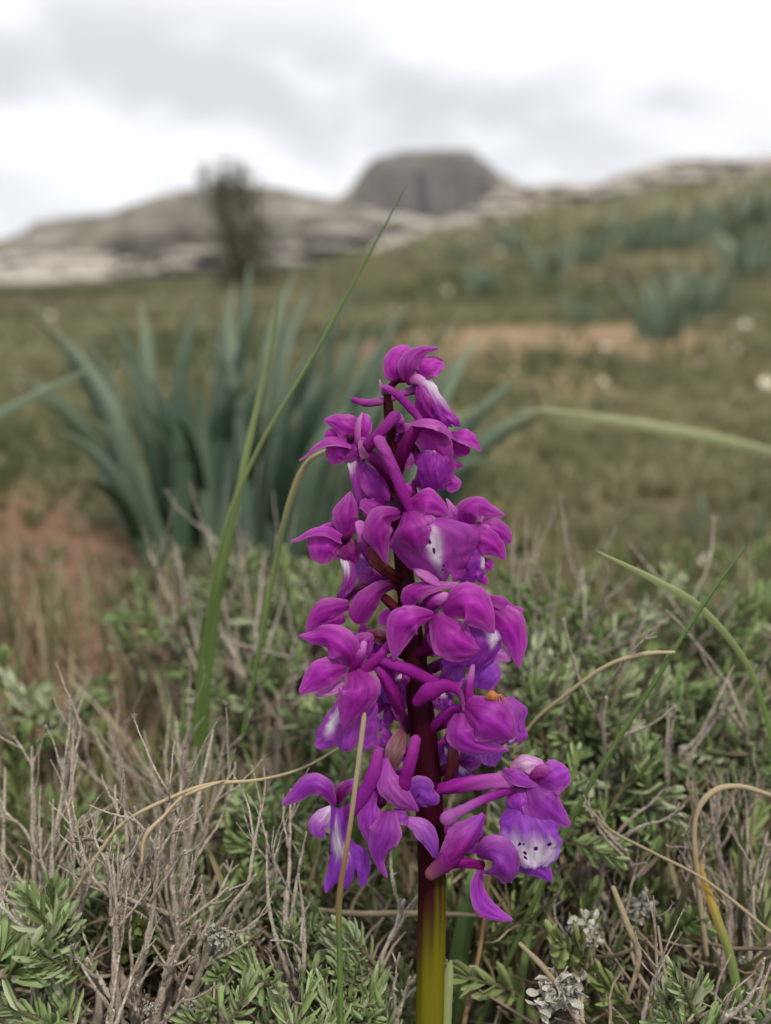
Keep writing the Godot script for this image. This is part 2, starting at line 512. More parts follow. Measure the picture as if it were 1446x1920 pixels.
func make_sky() -> Sky:
	var w := 1024
	var h := 512
	var im := Image.create(w, h, false, Image.FORMAT_RGBF)
	var n := FastNoiseLite.new()
	n.seed = 42
	n.frequency = 1.0
	n.fractal_octaves = 5
	n.fractal_gain = 0.45
	var m := FastNoiseLite.new()
	m.seed = 77
	m.frequency = 0.55
	m.fractal_octaves = 2
	for y in h:
		var el := PI * (0.5 - (y + 0.5) / h)
		var up := sin(el)
		for x in w:
			var az := TAU * (x + 0.5) / w
			var d := Vector3(cos(el) * sin(az), up, -cos(el) * cos(az))
			var k := 1.0 / (absf(up) + 0.34)
			var q := Vector3(d.x * k, 0.0, d.z * k)
			var thick := 0.62 * n.get_noise_3d(q.x * 3.4, 3.0, q.z * 3.4) + 0.75 * m.get_noise_3d(q.x * 1.3 + 4.0, 9.0, q.z * 1.7)
			var grey := smoothstep(-0.12, 0.42, thick)
			grey = clampf(grey * 0.55 + 0.55 * lobes(d) * (1.0 + 1.6 * thick), 0.0, 1.0)
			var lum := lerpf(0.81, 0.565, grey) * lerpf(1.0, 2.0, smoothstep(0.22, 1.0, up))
			var col := Color(lum * 0.98, lum * 0.992, lum * 1.01).lerp(Color(lum * 0.955, lum * 0.985, lum * 1.035), grey)
			im.set_pixel(x, y, col)
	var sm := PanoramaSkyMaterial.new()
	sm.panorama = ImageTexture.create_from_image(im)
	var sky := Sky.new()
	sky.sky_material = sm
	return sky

# ---------------------------------------------------------------- the orchid
func q3(a: Array) -> Array:
	var out := []
	for k in range(0, a.size(), 3):
		out.append(Vector3((a[k] - 808.0) * S, (2150.0 - a[k + 1]) * S, a[k + 2] * S))
	return out

func qs(a: Array) -> Array:
	var out := []
	for x in a: out.append(x * S)
	return out

func flower() -> Node3D:
	var o := Node3D.new()
	var n: int = orchid.get_meta("n_flower", 0)
	orchid.set_meta("n_flower", n + 1)
	o.name = "flower" if n == 0 else "flower_%03d" % n
	orchid.add_child(o)
	return o

func hue(y: float) -> Color:                                               # the lower, older flowers are more violet
	return MAGENTA.lerp(VIOLET, 0.62 * smoothstep(1180.0, 1520.0, y))

func pet(f: Node3D, called: String, pts: Array, w: Array, cup := 0.35, facing := Vector3(0, 0, 1), cols := []) -> void:
	var sh := Shape.new()
	var c := hue(pts[1])
	var use := cols
	if use.is_empty():
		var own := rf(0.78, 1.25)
		use = [c.lerp(DEEP, 0.65), c.lerp(DEEP, 0.12) * own, c * own, (c * own).lerp(PINK, 0.34)]  # foot deepened: throat pigment and painted shade together
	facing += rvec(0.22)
	blade(sh, q3(pts), qs(w.map(func(x): return x * 1.2)), facing.normalized(), cup, use, 15, 26, 0.15, Color(use[-1].r, use[-1].g, use[-1].b, 0.6).lerp(Color(PINK.r, PINK.g, PINK.b, 0.6), 0.7))  # painted edge highlight: margins paled toward pink
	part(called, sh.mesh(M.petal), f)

func rod(f: Node3D, called: String, pts: Array, r: Array, cols: Array) -> void:
	var sh := Shape.new()
	if called == "spur":
		var use := []
		for k in cols.size() * 3:
			var c := ramp(cols, float(k) / (cols.size() * 3 - 1))
			use.append(c.lerp(DEEP, 0.34) * rf(0.78, 1.0))
		cols = use
	tube(sh, q3(pts), qs(r.map(func(x): return x * (rf(0.70, 0.92) if called == "spur" else rf(0.8, 1.0)))), cols, 24 if called == "ovary" else 18, 26, 0.16, true, 0.68, 0.16 if called == "ovary" else 0.0)
	part(called, sh.mesh(M.fleshy), f)

# a lip: rows of left edge, right edge and bulge, ending in three lobes, with a white patch [u, v, ru, rv]
func lip(f: Node3D, rows: Array, white: Array, tex := "petal", notch := 0.22, c := Color(0, 0, 0, 0), facing := Vector3(0, 0, 1)) -> void:
	var sh := Shape.new()
	var l := []; var r := []; var b := []
	for x in rows:
		l.append(q3(x.slice(0, 3))[0]); r.append(q3(x.slice(3, 6))[0]); b.append(x[6] * S)
	var base := c if c.a > 0.0 else hue(rows[0][1]).lerp(VIOLET, lerpf(0.22, 0.6, smoothstep(1000.0, 1450.0, rows[0][1]))).lerp(PINK, 0.16)
	var nu := 37; var nv := 34
	var sd := rf(0, 300)
	for j in nv:
		for k in nu:
			var u := 2.0 * k / (nu - 1) - 1.0
			var v := float(j) / (nv - 1)
			var lobes := 1.0 - sqrt(absf(sin(1.5 * PI * (u * 0.96 + 1.0))) + 0.0001)
			var ve := v * (1.0 - notch * lobes * v + 0.10 * v * nz_fine.get_noise_1d(u * 150.0 + sd))
			var a: Vector3 = cr(l, ve)
			var d: Vector3 = cr(r, ve)
			var uu := u * (1.0 + 0.13 * nz_fine.get_noise_1d(ve * 140.0 + sd + 50.0 * signf(u)))
			var p: Vector3 = a.lerp(d, 0.5 + 0.5 * uu) + facing * (cr(b, ve) * (1.0 - u * u) + S * 13.0 * nz_fine.get_noise_2d(sd + u * 26.0, ve * 30.0) * (0.25 + ve))
			var du: float = (0.5 + 0.5 * u - white[0]) / white[2]
			var dv: float = (v - white[1]) / white[3]
			var wh := smoothstep(1.35, 0.2, sqrt(du * du + dv * dv) + 0.28 * nz_fine.get_noise_2d(u * 60.0 + sd, v * 12.0))
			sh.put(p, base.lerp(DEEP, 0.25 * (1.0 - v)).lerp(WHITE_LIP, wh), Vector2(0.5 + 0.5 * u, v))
	sh.quads(0, nu, nv)
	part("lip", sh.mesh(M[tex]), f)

func make_orchid() -> void:
	rng.seed = 9
	var foot := at(808, 2150, 0.15)
	orchid = thing("orchid", foot, "tall purple orchid spike crowded with magenta flowers on a maroon stem", "orchid")
	orchid.basis = eye_basis                                              # the spike leans back with the slope
	# stem: maroon above, yellow green below
	var st := Shape.new()
	var pts := q3([806, 2160, 0, 806, 1990, 0, 808, 1800, 0, 810, 1640, 0, 803, 1480, 0, 790, 1340, 0, 778, 1230, -2, 764, 1120, -3, 752, 1020, -4, 742, 930, -4, 736, 850, -3, 729, 770, -2, 726, 735, 0])
	var rr := qs([32, 27, 26, 25, 25, 24, 21, 18, 15, 12, 10, 9, 6])
	var first := 0
	var sides := 20
	var steps := 90
	for j in steps + 1:
		var t := float(j) / steps
		var p: Vector3 = cr(pts, t)
		var rad: float = cr(rr, t)
		var y := 2150.0 - p.y / S
		for k in sides:
			var a := TAU * k / sides
			var rib := 1.0 + 0.05 * cos(a * 6.0) + 0.03 * nz_fine.get_noise_2d(a * 20.0, t * 90.0)
			var green := smoothstep(1650.0, 1850.0, y + 60.0 * cos(a) + 95.0 * nz_fine.get_noise_2d(cos(a) * 38.0, sin(a) * 38.0) + 20.0 * nz_fine.get_noise_2d(y * 0.1, a * 9.0))
			var c := MAROON.lerp(Color(0.048, 0.005, 0.009), 0.5 + 0.5 * nz_fine.get_noise_2d(cos(a) * 60.0, y * 0.05)).lerp(Color(0.185, 0.165, 0.010), green)
			st.put(p + Vector3(cos(a), 0, sin(a)) * rad * rib, c, Vector2(a / TAU, t))
	st.quads(first, sides, steps + 1, true)
	part("stem", st.mesh(M.fleshy), orchid)
	var sp := [MAGENTA.lerp(DEEP, 0.5), MAGENTA.lerp(DEEP, 0.15), MAGENTA.lerp(PINK, 0.15)]      # spur, throat end first
	var ov := [MAROON, MAROON.lerp(DEEP, 0.7), MAGENTA.lerp(DEEP, 0.55)]                           # ovary, stem end first
	var vi := VIOLET
	var up := Vector3(0, 0.55, 0.8)
	var f: Node3D

	# topmost flower
	f = flower()
	pet(f, "sepal", [752, 716, 0, 739, 694, 12, 748, 664, 10, 765, 646, -4], [9, 20, 19, 7], 0.4)
	pet(f, "petal", [764, 717, 20, 764, 692, 30, 779, 668, 20, 800, 656, 8, 824, 652, -2], [9, 17, 14, 7, 2], 0.5)
	pet(f, "petal", [780, 698, 4, 795, 679, 8, 815, 672, 4, 831, 676, -2], [5, 7, 6, 3], 0.2, up, [DEEP, MAGENTA.lerp(DEEP, 0.6)])
	pet(f, "sepal", [783, 712, 12, 800, 693, 24, 820, 682, 14, 834, 681, -2], [7, 19, 14, 4], 0.3, up)
	rod(f, "column", [768, 716, 16, 784, 716, 20, 796, 722, 14], [10, 13, 10], [DEEP, PINK, WHITE_LIP])
	lip(f, [[776, 722, 12, 810, 714, 14, 6], [780, 740, 10, 824, 738, 16, 14], [783, 765, 6, 842, 765, 12, 20], [795, 790, 2, 860, 790, 8, 16], [820, 806, -4, 866, 800, 2, 6]], [0.85, 0.05, 0.35, 0.45], "petal", 0.12, MAGENTA.lerp(VIOLET, 0.25))
	pet(f, "petal", [784, 726, 24, 788, 752, 30, 800, 778, 26, 822, 790, 18], [4, 14, 17, 4], 0.3, Vector3(-0.4, 0, 1), [MAGENTA.lerp(DEEP, 0.3), MAGENTA.lerp(DEEP, 0.2)])
	rod(f, "spur", [782, 730, 8, 757, 738, 4, 722, 750, -4, 690, 756, 4, 664, 751, 8], [12, 9, 10, 10, 7], [MAGENTA, PINK, MAGENTA.lerp(PINK, 0.4), MAGENTA])
	rod(f, "ovary", [727, 765, 0, 730, 734, 4, 742, 716, 8, 762, 712, 10], [7, 7, 6, 7], [MAROON, MAROON, DEEP])
	pet(f, "bract", [722, 742, 8, 718, 732, 12, 714, 722, 10, 712, 712, 4], [5, 4, 2, 1], 0.3, Vector3(0, 0, 1), [MAROON, PINK])

	# upper right flower, seen from behind its spur
	f = flower()
	rod(f, "spur", [790, 796, 32, 772, 775, 42, 745, 748, 50, 724, 735, 48], [8, 10, 11, 9], [PINK.lerp(MAGENTA, 0.5), MAGENTA, MAGENTA, MAGENTA.lerp(PINK, 0.3)])
	pet(f, "petal", [772, 794, 34, 800, 792, 50, 826, 800, 46, 847, 822, 34], [7, 16, 16, 5], 0.5, Vector3(0, 0.75, 0.6), [PINK.lerp(MAGENTA, 0.6), MAGENTA.lerp(PINK, 0.25)])  # lighter colour painted in for the lit top of the hood
	pet(f, "sepal", [784, 800, 26, 808, 828, 36, 826, 852, 32, 838, 872, 22], [8, 25, 22, 8], 0.45, Vector3(-0.2, 0, 1), [MAGENTA.lerp(DEEP, 0.35), MAGENTA.lerp(DEEP, 0.3)])  # darker colour painted in for the shadow below the hood top
	pet(f, "sepal", [846, 812, 12, 868, 814, 26, 890, 828, 24, 903, 846, 8], [10, 18, 14, 5], 0.4, up)
	pet(f, "petal", [834, 830, 12, 858, 842, 16, 880, 850, 8], [12, 17, 6], 0.3, Vector3(0, -0.3, 1), [DEEP, MAGENTA.lerp(DEEP, 0.45)])
	lip(f, [[790, 838, 16, 826, 836, 18, 8], [782, 860, 22, 838, 856, 24, 16], [781, 885, 24, 842, 880, 26, 20], [790, 908, 18, 838, 905, 20, 14], [800, 922, 6, 832, 920, 8, 4]], [0.6, 0.0, 0.5, 0.16], "petal", 0.1, MAGENTA.lerp(VIOLET, 0.35))
	pet(f, "petal", [836, 848, 8, 842, 868, 12, 840, 885, 10, 832, 900, 6], [8, 11, 9, 4], 0.3)
	pet(f, "petal", [848, 868, 4, 858, 872, 8, 868, 875, 2], [5, 6, 4], 0.3)
	pet(f, "petal", [842, 892, 4, 850, 906, 10, 840, 922, 4], [7, 12, 5], 0.3, up)
	rod(f, "ovary", [746, 890, 10, 754, 855, 22, 770, 818, 30, 784, 798, 30], [10, 13, 12, 9], ov)
	rod(f, "column", [775, 838, 12, 782, 852, 16, 784, 868, 14], [8, 11, 8], [DARK, DARK, MAGENTA])
	pet(f, "bract", [762, 880, 14, 770, 860, 20, 780, 850, 16], [6, 10, 3], 0.3, Vector3(0, 0, 1), [PINK.lerp(MAGENTA, 0.5), MAGENTA])

	# bud behind the stem at the upper right
	f = flower()
	pet(f, "sepal", [744, 800, -22, 755, 815, -16, 768, 830, -18, 775, 850, -24], [6, 18, 16, 6], 0.4)
	pet(f, "petal", [745, 835, -12, 768, 845, -8, 790, 858, -14], [6, 18, 6], 0.3)

	# upper left flower
	f = flower()
	pet(f, "sepal", [676, 816, 16, 654, 804, 30, 632, 794, 26, 609, 789, 12], [14, 20, 14, 3], 0.35)
	pet(f, "petal", [680, 826, 10, 686, 802, 14, 683, 776, 6], [6, 10, 6], 0.4)
	pet(f, "bract", [672, 852, 26, 669, 825, 32, 671, 796, 26, 680, 774, 12], [6, 7, 6, 1], 0.3, Vector3(-0.5, 0, 1), [MAGENTA.lerp(MAROON, 0.3), PINK])
	rod(f, "column", [662, 835, 18, 660, 824, 26, 662, 814, 24], [8, 9, 6], [DARK, DARK, DEEP])
	pet(f, "sepal", [660, 834, 24, 625, 826, 40, 596, 838, 32, 576, 855, 20, 562, 863, 12], [9, 12, 8, 3, 3], 0.4, up, [MAGENTA, MAGENTA.lerp(PINK, 0.3), MAGENTA.lerp(PINK, 0.45)])
	pet(f, "petal", [640, 822, 8, 622, 814, 12, 608, 818, 8], [6, 8, 2], 0.3)
	pet(f, "petal", [655, 842, 20, 636, 852, 30, 624, 872, 18], [12, 21, 10], 0.4)
	pet(f, "petal", [694, 838, 16, 672, 846, 28, 648, 860, 20], [15, 22, 12], 0.4, Vector3(-0.3, 0, 1))
	lip(f, [[650, 862, 14, 690, 850, 16, 8], [655, 885, 14, 682, 882, 14, 6], [662, 915, 12, 681, 915, 12, 5], [668, 945, 8, 680, 945, 8, 3], [672, 962, 2, 680, 962, 2, 1]], [0.2, 0.08, 0.35, 0.22], "petal", 0.1)
	rod(f, "spur", [690, 840, 34, 714, 815, 42, 740, 786, 40], [13, 13, 12], sp)
	rod(f, "ovary", [744, 918, 4, 732, 895, 16, 706, 866, 26, 682, 845, 24], [10, 12, 13, 11], ov)
	pet(f, "bract", [688, 862, 34, 684, 842, 38, 676, 828, 34], [8, 9, 4], 0.4, Vector3(0.2, 0, 1), [MAROON.lerp(PINK, 0.4), PINK.lerp(MAROON, 0.3)])

	# dark flower left of the long front spur
	f = flower()
	pet(f, "sepal", [682, 868, 4, 698, 895, 18, 715, 922, 14, 725, 948, 4], [5, 21, 20, 5], 0.35, Vector3(0, 0, 1), [MAGENTA.lerp(VIOLET, 0.5).lerp(DEEP, 0.2), MAGENTA.lerp(DEEP, 0.25)])
	pet(f, "petal", [722, 950, 22, 702, 944, 40, 678, 938, 30], [14, 18, 10], 0.6, up)
	pet(f, "petal", [682, 945, 10, 690, 958, 12, 700, 972, 4], [9, 10, 4], 0.3)

	# central front flower
	f = flower()
	rod(f, "spur", [768, 958, 56, 752, 920, 66, 732, 870, 68, 712, 832, 58], [11, 15, 14, 14], [MAGENTA, MAGENTA, MAGENTA.lerp(PINK, 0.15), PINK.lerp(MAGENTA, 0.6)])
	rod(f, "column", [728, 950, 40, 745, 950, 46, 760, 956, 46], [12, 13, 10], [DARK, DARK, DEEP])
	pet(f, "sepal", [750, 962, 54, 716, 970, 78, 709, 998, 80, 717, 1028, 68, 724, 1052, 58], [8, 18, 22, 11, 3], 0.35)
	pet(f, "petal", [764, 957, 60, 766, 985, 90, 776, 1012, 86, 784, 1036, 70], [11, 27, 26, 13], 0.5)
	pet(f, "petal", [785, 962, 66, 801, 976, 74, 809, 1002, 60], [5, 13, 8], 0.4, Vector3(0.3, 0.4, 0.8), [MAGENTA, PINK])
	pet(f, "sepal", [766, 946, 46, 795, 938, 66, 820, 950, 60, 839, 967, 46], [13, 25, 16, 3], 0.3, Vector3(0, 0.35, 0.9))
	lip(f, [[768, 972, 46, 815, 966, 50, 8], [738, 996, 44, 874, 984, 54, 26], [731, 1022, 38, 892, 1016, 48, 34], [752, 1048, 36, 878, 1048, 46, 30], [776, 1072, 34, 870, 1070, 40, 18], [790, 1092, 28, 862, 1088, 30, 8]], [0.50, 0.46, 0.10, 0.42], "lip_streaks", 0.32)
	rod(f, "ovary", [752, 1000, 6, 742, 975, 24, 748, 956, 40], [12, 12, 11], ov)

	# left flower beside the stem
	f = flower()
	pet(f, "sepal", [656, 1004, 20, 651, 972, 32, 655, 946, 26, 658, 922, 14], [13, 21, 16, 2], 0.4)
	pet(f, "sepal", [646, 1010, 30, 616, 994, 46, 586, 997, 38, 563, 1009, 26, 547, 1014, 18], [9, 9, 7, 4, 2], 0.3, up, [MAGENTA, MAGENTA.lerp(PINK, 0.35)])
	pet(f, "petal", [642, 996, 8, 622, 984, 12, 600, 988, 6], [7, 7, 2], 0.3, up)
	pet(f, "petal", [644, 1012, 22, 614, 1024, 36, 604, 1056, 22], [14, 27, 14], 0.45)
	pet(f, "petal", [598, 1004, 20, 588, 1014, 26, 580, 1027, 20], [8, 9, 4], 0.5)
	rod(f, "column", [646, 1018, 26, 650, 1008, 32, 656, 1002, 28], [9, 10, 7], [DARK, DARK, DEEP])
	pet(f, "petal", [652, 1012, 28, 658, 1034, 34, 664, 1058, 24], [14, 20, 8], 0.4, Vector3(0, 0, 1), [DEEP, MAGENTA.lerp(DEEP, 0.5)])
	lip(f, [[638, 1046, 22, 664, 1044, 24, 6], [644, 1068, 22, 668, 1072, 22, 8], [643, 1095, 18, 666, 1095, 18, 6], [634, 1112, 12, 656, 1112, 12, 4], [628, 1128, 4, 644, 1128, 4, 1]], [0.3, 0.1, 0.4, 0.25], "petal", 0.1)
	rod(f, "ovary", [752, 1086, 8, 712, 1056, 34, 688, 1022, 42, 676, 984, 32], [10, 14, 16, 10], [MAROON, Color(0.12, 0.02, 0.02), MAGENTA.lerp(MAROON, 0.5), PINK.lerp(MAGENTA, 0.3)])
	pet(f, "bract", [722, 1062, 46, 706, 1045, 52, 692, 1024, 54], [9, 12, 3], 0.5, Vector3(0, 0, 1), [Color(0.14, 0.025, 0.015), Color(0.20, 0.06, 0.04)])

	# violet flower behind, between the left ones
	f = flower()
	pet(f, "petal", [668, 1040, -18, 688, 1062, -10, 702, 1082, -14, 710, 1100, -20], [10, 24, 18, 6], 0.3, Vector3(0, 0, 1), [vi.lerp(PINK, 0.25), vi.lerp(PINK, 0.15)])
	pet(f, "sepal", [740, 1082, -6, 712, 1078, -2, 690, 1090, 2, 676, 1105, 0], [8, 18, 16, 6], 0.4)

	# left flower turned away, below it
	f = flower()
	pet(f, "sepal", [744, 1094, 8, 712, 1102, 34, 688, 1128, 46, 668, 1164, 36], [7, 13, 20, 16], 0.7, Vector3(0.2, 0, 1), [MAROON, MAGENTA.lerp(DEEP, 0.55), MAGENTA.lerp(DEEP, 0.35)])
	pet(f, "petal", [704, 1097, 4, 672, 1104, 8, 646, 1124, 4], [4, 9, 7], 0.3, Vector3(0, 0, 1), [DARK, DARK])
	pet(f, "sepal", [656, 1132, 24, 622, 1140, 38, 596, 1160, 30, 577, 1188, 16], [8, 19, 16, 4], 0.4)
	pet(f, "petal", [648, 1156, 22, 620, 1162, 30, 596, 1176, 22], [8, 15, 5], 0.4)
	rod(f, "ovary", [760, 1158, 4, 735, 1134, 4, 708, 1110, 10], [9, 10, 8], [MAROON, Color(0.10, 0.012, 0.02), MAROON])
	pet(f, "bract", [738, 1200, 14, 712, 1190, 22, 684, 1186, 14], [10, 12, 5], 0.3, Vector3(0, 0.3, 1), [MAROON, Color(0.13, 0.015, 0.03)])

	# large left flower facing out
	f = flower()
	pet(f, "sepal", [662, 1240, 42, 652, 1208, 66, 622, 1188, 60, 592, 1189, 46, 565, 1186, 38], [11, 24, 23, 11, 2], 0.3)
	pet(f, "sepal", [652, 1243, 44, 617, 1248, 60, 590, 1268, 52, 566, 1291, 40], [10, 23, 18, 4], 0.3)
	pet(f, "petal", [645, 1270, 30, 615, 1284, 38, 594, 1296, 30], [13, 11, 3], 0.2, up, [PINK, PINK.lerp(VIOLET, 0.4)])
	pet(f, "petal", [668, 1246, 54, 680, 1275, 84, 667, 1310, 80, 648, 1350, 60], [17, 32, 25, 7], 0.4)
	rod(f, "column", [662, 1248, 44, 676, 1222, 50, 684, 1200, 44], [8, 11, 7], [DEEP, MAGENTA.lerp(MAROON, 0.4), PINK])
	pet(f, "petal", [676, 1230, 30, 684, 1202, 32, 700, 1186, 22], [9, 18, 6], 0.4)
	rod(f, "spur", [684, 1246, 46, 712, 1222, 46, 738, 1194, 36], [13, 13, 12], sp)
	lip(f, [[640, 1296, 30, 690, 1290, 32, 8], [620, 1325, 30, 706, 1312, 36, 18], [604, 1352, 24, 710, 1345, 32, 20], [594, 1380, 18, 708, 1380, 26, 14], [596, 1404, 10, 702, 1402, 16, 6]], [0.20, 0.42, 0.10, 0.30], "petal", 0.26)
	rod(f, "ovary", [768, 1365, 8, 740, 1300, 34, 718, 1252, 38, 700, 1236, 36], [8, 14, 14, 10], [MAROON, MAGENTA.lerp(DEEP, 0.6), MAGENTA.lerp(DEEP, 0.4)])
	pet(f, "bract", [766, 1372, 14, 748, 1320, 30, 738, 1280, 34], [4, 10, 4], 0.5, Vector3(0.2, 0, 1), [MAROON, MAGENTA.lerp(DEEP, 0.3)])

	# violet flower behind the stem on the left
	f = flower()
	pet(f, "petal", [690, 1295, -24, 712, 1305, -14, 734, 1318, -16, 752, 1338, -24], [12, 26, 22, 6], 0.3, Vector3(0, 0, 1), [vi, vi])
	pet(f, "petal", [745, 1285, -14, 755, 1310, -10, 758, 1335, -16], [8, 14, 5], 0.3)

	# right flower, upper of the pair behind
	f = flower()
	pet(f, "sepal", [880, 986, 14, 872, 962, 32, 892, 948, 34, 918, 956, 26, 945, 966, 12], [11, 24, 20, 12, 3], 0.45, Vector3(-0.1, 0.4, 0.9))
	pet(f, "sepal", [884, 990, 16, 914, 990, 32, 942, 1002, 26, 957, 1016, 14], [8, 19, 18, 6], 0.4)
	pet(f, "petal", [866, 1000, 24, 902, 1012, 38, 928, 1028, 30, 943, 1048, 16], [16, 25, 16, 4], 0.35)
	pet(f, "bract", [858, 976, 18, 847, 954, 24, 836, 934, 16], [9, 6, 1], 0.3, Vector3(0, 0, 1), [MAGENTA, PINK])
	lip(f, [[850, 1026, 20, 898, 1022, 22, 10], [852, 1050, 20, 905, 1044, 24, 18], [856, 1076, 14, 906, 1068, 20, 16], [862, 1094, 6, 904, 1090, 10, 8]], [0.95, 0.45, 0.12, 0.16], "petal", 0.15, VIOLET.lerp(MAGENTA, 0.5))
	pet(f, "petal", [900, 1050, 8, 912, 1058, 12, 922, 1068, 6], [6, 10, 5], 0.3)
	pet(f, "petal", [896, 1078, 4, 904, 1086, 8, 914, 1096, 2], [6, 8, 3], 0.3)
	rod(f, "ovary", [772, 1048, 24, 790, 1068, 46, 812, 1088, 48], [10, 13, 10], [MAGENTA.lerp(DEEP, 0.4), PINK, PINK.lerp(MAGENTA, 0.5)])

	# large right flower in the middle of the spike
	f = flower()
	pet(f, "sepal", [810, 1144, 58, 772, 1148, 86, 750, 1168, 80, 738, 1226, 60], [5, 21, 24, 3], 0.3, Vector3(-0.1, 0.2, 1))
	pet(f, "petal", [757, 1130, 34, 772, 1106, 46, 805, 1094, 54, 856, 1090, 44], [13, 16, 10, 4], 0.6, Vector3(-0.2, 0.2, 1), [MAGENTA.lerp(DEEP, 0.2), MAGENTA, PINK])
	rod(f, "column", [800, 1140, 42, 812, 1124, 52, 830, 1114, 50], [9, 12, 10], [DEEP, MAGENTA.lerp(MAROON, 0.4), PINK])
	pet(f, "petal", [828, 1140, 54, 862, 1118, 88, 892, 1134, 86, 919, 1178, 60], [12, 33, 31, 4], 0.4, Vector3(0, 0.25, 1))
	pet(f, "petal", [812, 1146, 56, 838, 1178, 84, 868, 1198, 76, 894, 1208, 54], [13, 34, 27, 8], 0.45, Vector3(-0.1, 0, 1))
	pet(f, "sepal", [808, 1160, 44, 812, 1186, 62, 840, 1210, 58, 866, 1216, 44], [6, 16, 18, 6], 0.5, Vector3(-0.4, -0.2, 1))
	lip(f, [[856, 1160, 30, 912, 1164, 30, 10], [838, 1185, 34, 930, 1180, 34, 20], [828, 1212, 30, 936, 1204, 30, 22], [826, 1236, 22, 922, 1232, 22, 14], [834, 1252, 12, 908, 1248, 12, 6]], [0.85, 0.30, 0.14, 0.22], "petal", 0.25, VIOLET.lerp(MAGENTA, 0.4))
	rod(f, "ovary", [776, 1228, 8, 800, 1212, 26, 806, 1170, 44, 804, 1146, 46], [10, 14, 13, 9], ov)

	# far right flower behind it
	f = flower()
	pet(f, "sepal", [902, 1116, 6, 935, 1124, 18, 960, 1137, 12, 983, 1142, 4], [4, 12, 7, 2], 0.4, up)
	pet(f, "sepal", [912, 1140, 10, 942, 1164, 28, 962, 1200, 22, 972, 1249, 6], [10, 28, 20, 4], 0.4)
	pet(f, "petal", [900, 1222, 0, 932, 1224, 6, 958, 1238, 0], [10, 15, 4], 0.3, Vector3(0, 0, 1), [PINK.lerp(VIOLET, 0.4), PINK.lerp(VIOLET, 0.2)])

	# right flower with the arched spur
	f = flower()
	rod(f, "spur", [866, 1322, 52, 856, 1285, 66, 832, 1269, 74, 802, 1279, 74, 780, 1300, 64], [4, 7, 14, 19, 13], [PINK, MAGENTA, MAGENTA.lerp(DEEP, 0.2), MAGENTA.lerp(DEEP, 0.3)])
	rod(f, "spur", [700, 1226, 36, 730, 1234, 48, 768, 1246, 54, 816, 1272, 44], [11, 13, 14, 11], [MAGENTA.lerp(DEEP, 0.4), MAGENTA.lerp(DEEP, 0.15), MAGENTA])
	pet(f, "petal", [866, 1306, 56, 898, 1320, 94, 930, 1344, 88, 952, 1366, 64], [17, 36, 33, 14], 0.5)
	pet(f, "sepal", [856, 1322, 58, 855, 1354, 80, 886, 1378, 74, 946, 1391, 54], [9, 24, 18, 3], 0.35, Vector3(-0.2, -0.1, 1))
	rod(f, "column", [874, 1316, 48, 876, 1275, 42, 884, 1240, 30], [8, 9, 5], [DEEP, MAGENTA.lerp(MAROON, 0.3), PINK])
	pet(f, "petal", [852, 1300, 12, 848, 1270, 18, 852, 1236, 6], [14, 20, 14], 0.3, Vector3(0, 0, 1), [vi, MAGENTA.lerp(VIOLET, 0.6)])
	pet(f, "petal", [900, 1290, 4, 908, 1260, 14, 908, 1226, 0], [20, 25, 16], 0.35, Vector3(0, 0, 1), [vi.lerp(DEEP, 0.3), vi])
	lip(f, [[920, 1298, 26, 958, 1300, 24, 8], [926, 1322, 36, 984, 1322, 28, 12], [930, 1350, 40, 978, 1350, 30, 14], [926, 1375, 38, 986, 1372, 28, 10], [924, 1392, 28, 976, 1390, 20, 4]], [0.3, 0.75, 0.22, 0.14], "lip_streaks", 0.25)
	rod(f, "ovary", [800, 1376, 8, 822, 1346, 26, 840, 1322, 40, 862, 1312, 48], [9, 12, 11, 8], [MAROON, MAGENTA.lerp(DEEP, 0.5), MAGENTA.lerp(DEEP, 0.3)])
	rod(f, "bract", [834, 1470, 10, 846, 1430, 22, 848, 1400, 22, 842, 1382, 18], [8, 13, 12, 4], [MAROON, Color(0.16, 0.03, 0.04), MAROON.lerp(PINK, 0.3)])

	# lowest right flower with the white spotted lip
	f = flower()
	rod(f, "ovary", [806, 1480, 8, 840, 1468, 26, 885, 1454, 36, 950, 1446, 46], [8, 12, 15, 13], [MAGENTA.lerp(MAROON, 0.5), MAGENTA.lerp(DEEP, 0.2), PINK.lerp(MAGENTA, 0.4)])
	rod(f, "spur", [960, 1462, 42, 908, 1478, 48, 866, 1495, 56, 834, 1513, 56], [10, 9, 13, 16], [MAGENTA.lerp(DEEP, 0.3), MAGENTA.lerp(VIOLET, 0.3), PINK.lerp(VIOLET, 0.3), PINK.lerp(VIOLET, 0.25)])
	pet(f, "petal", [915, 1432, 14, 922, 1410, 20, 940, 1392, 12], [12, 18, 10], 0.3, Vector3(0, 0, 1), [vi.lerp(PINK, 0.3), vi])
	pet(f, "petal", [952, 1430, 36, 978, 1416, 52, 1012, 1420, 44], [7, 15, 8], 0.5, Vector3(0, 0.5, 0.8), [PINK, PINK.lerp(WHITE_LIP, 0.5), PINK])
	pet(f, "sepal", [992, 1446, 42, 1022, 1438, 60, 1045, 1432, 52, 1056, 1428, 44], [12, 25, 22, 10], 0.35)
	pet(f, "petal", [976, 1446, 44, 990, 1438, 56, 1008, 1438, 56, 1016, 1452, 50], [6, 14, 14, 5], 0.7, Vector3(-0.4, 0, 1), [DEEP, MAGENTA.lerp(DEEP, 0.3)])
	pet(f, "petal", [936, 1428, 50, 966, 1438, 62, 997, 1454, 52], [6, 12, 3], 0.4, Vector3(0, 0.5, 0.8))
	rod(f, "column", [955, 1452, 42, 968, 1452, 50, 978, 1456, 46], [8, 9, 7], [DARK, DARK, DEEP])
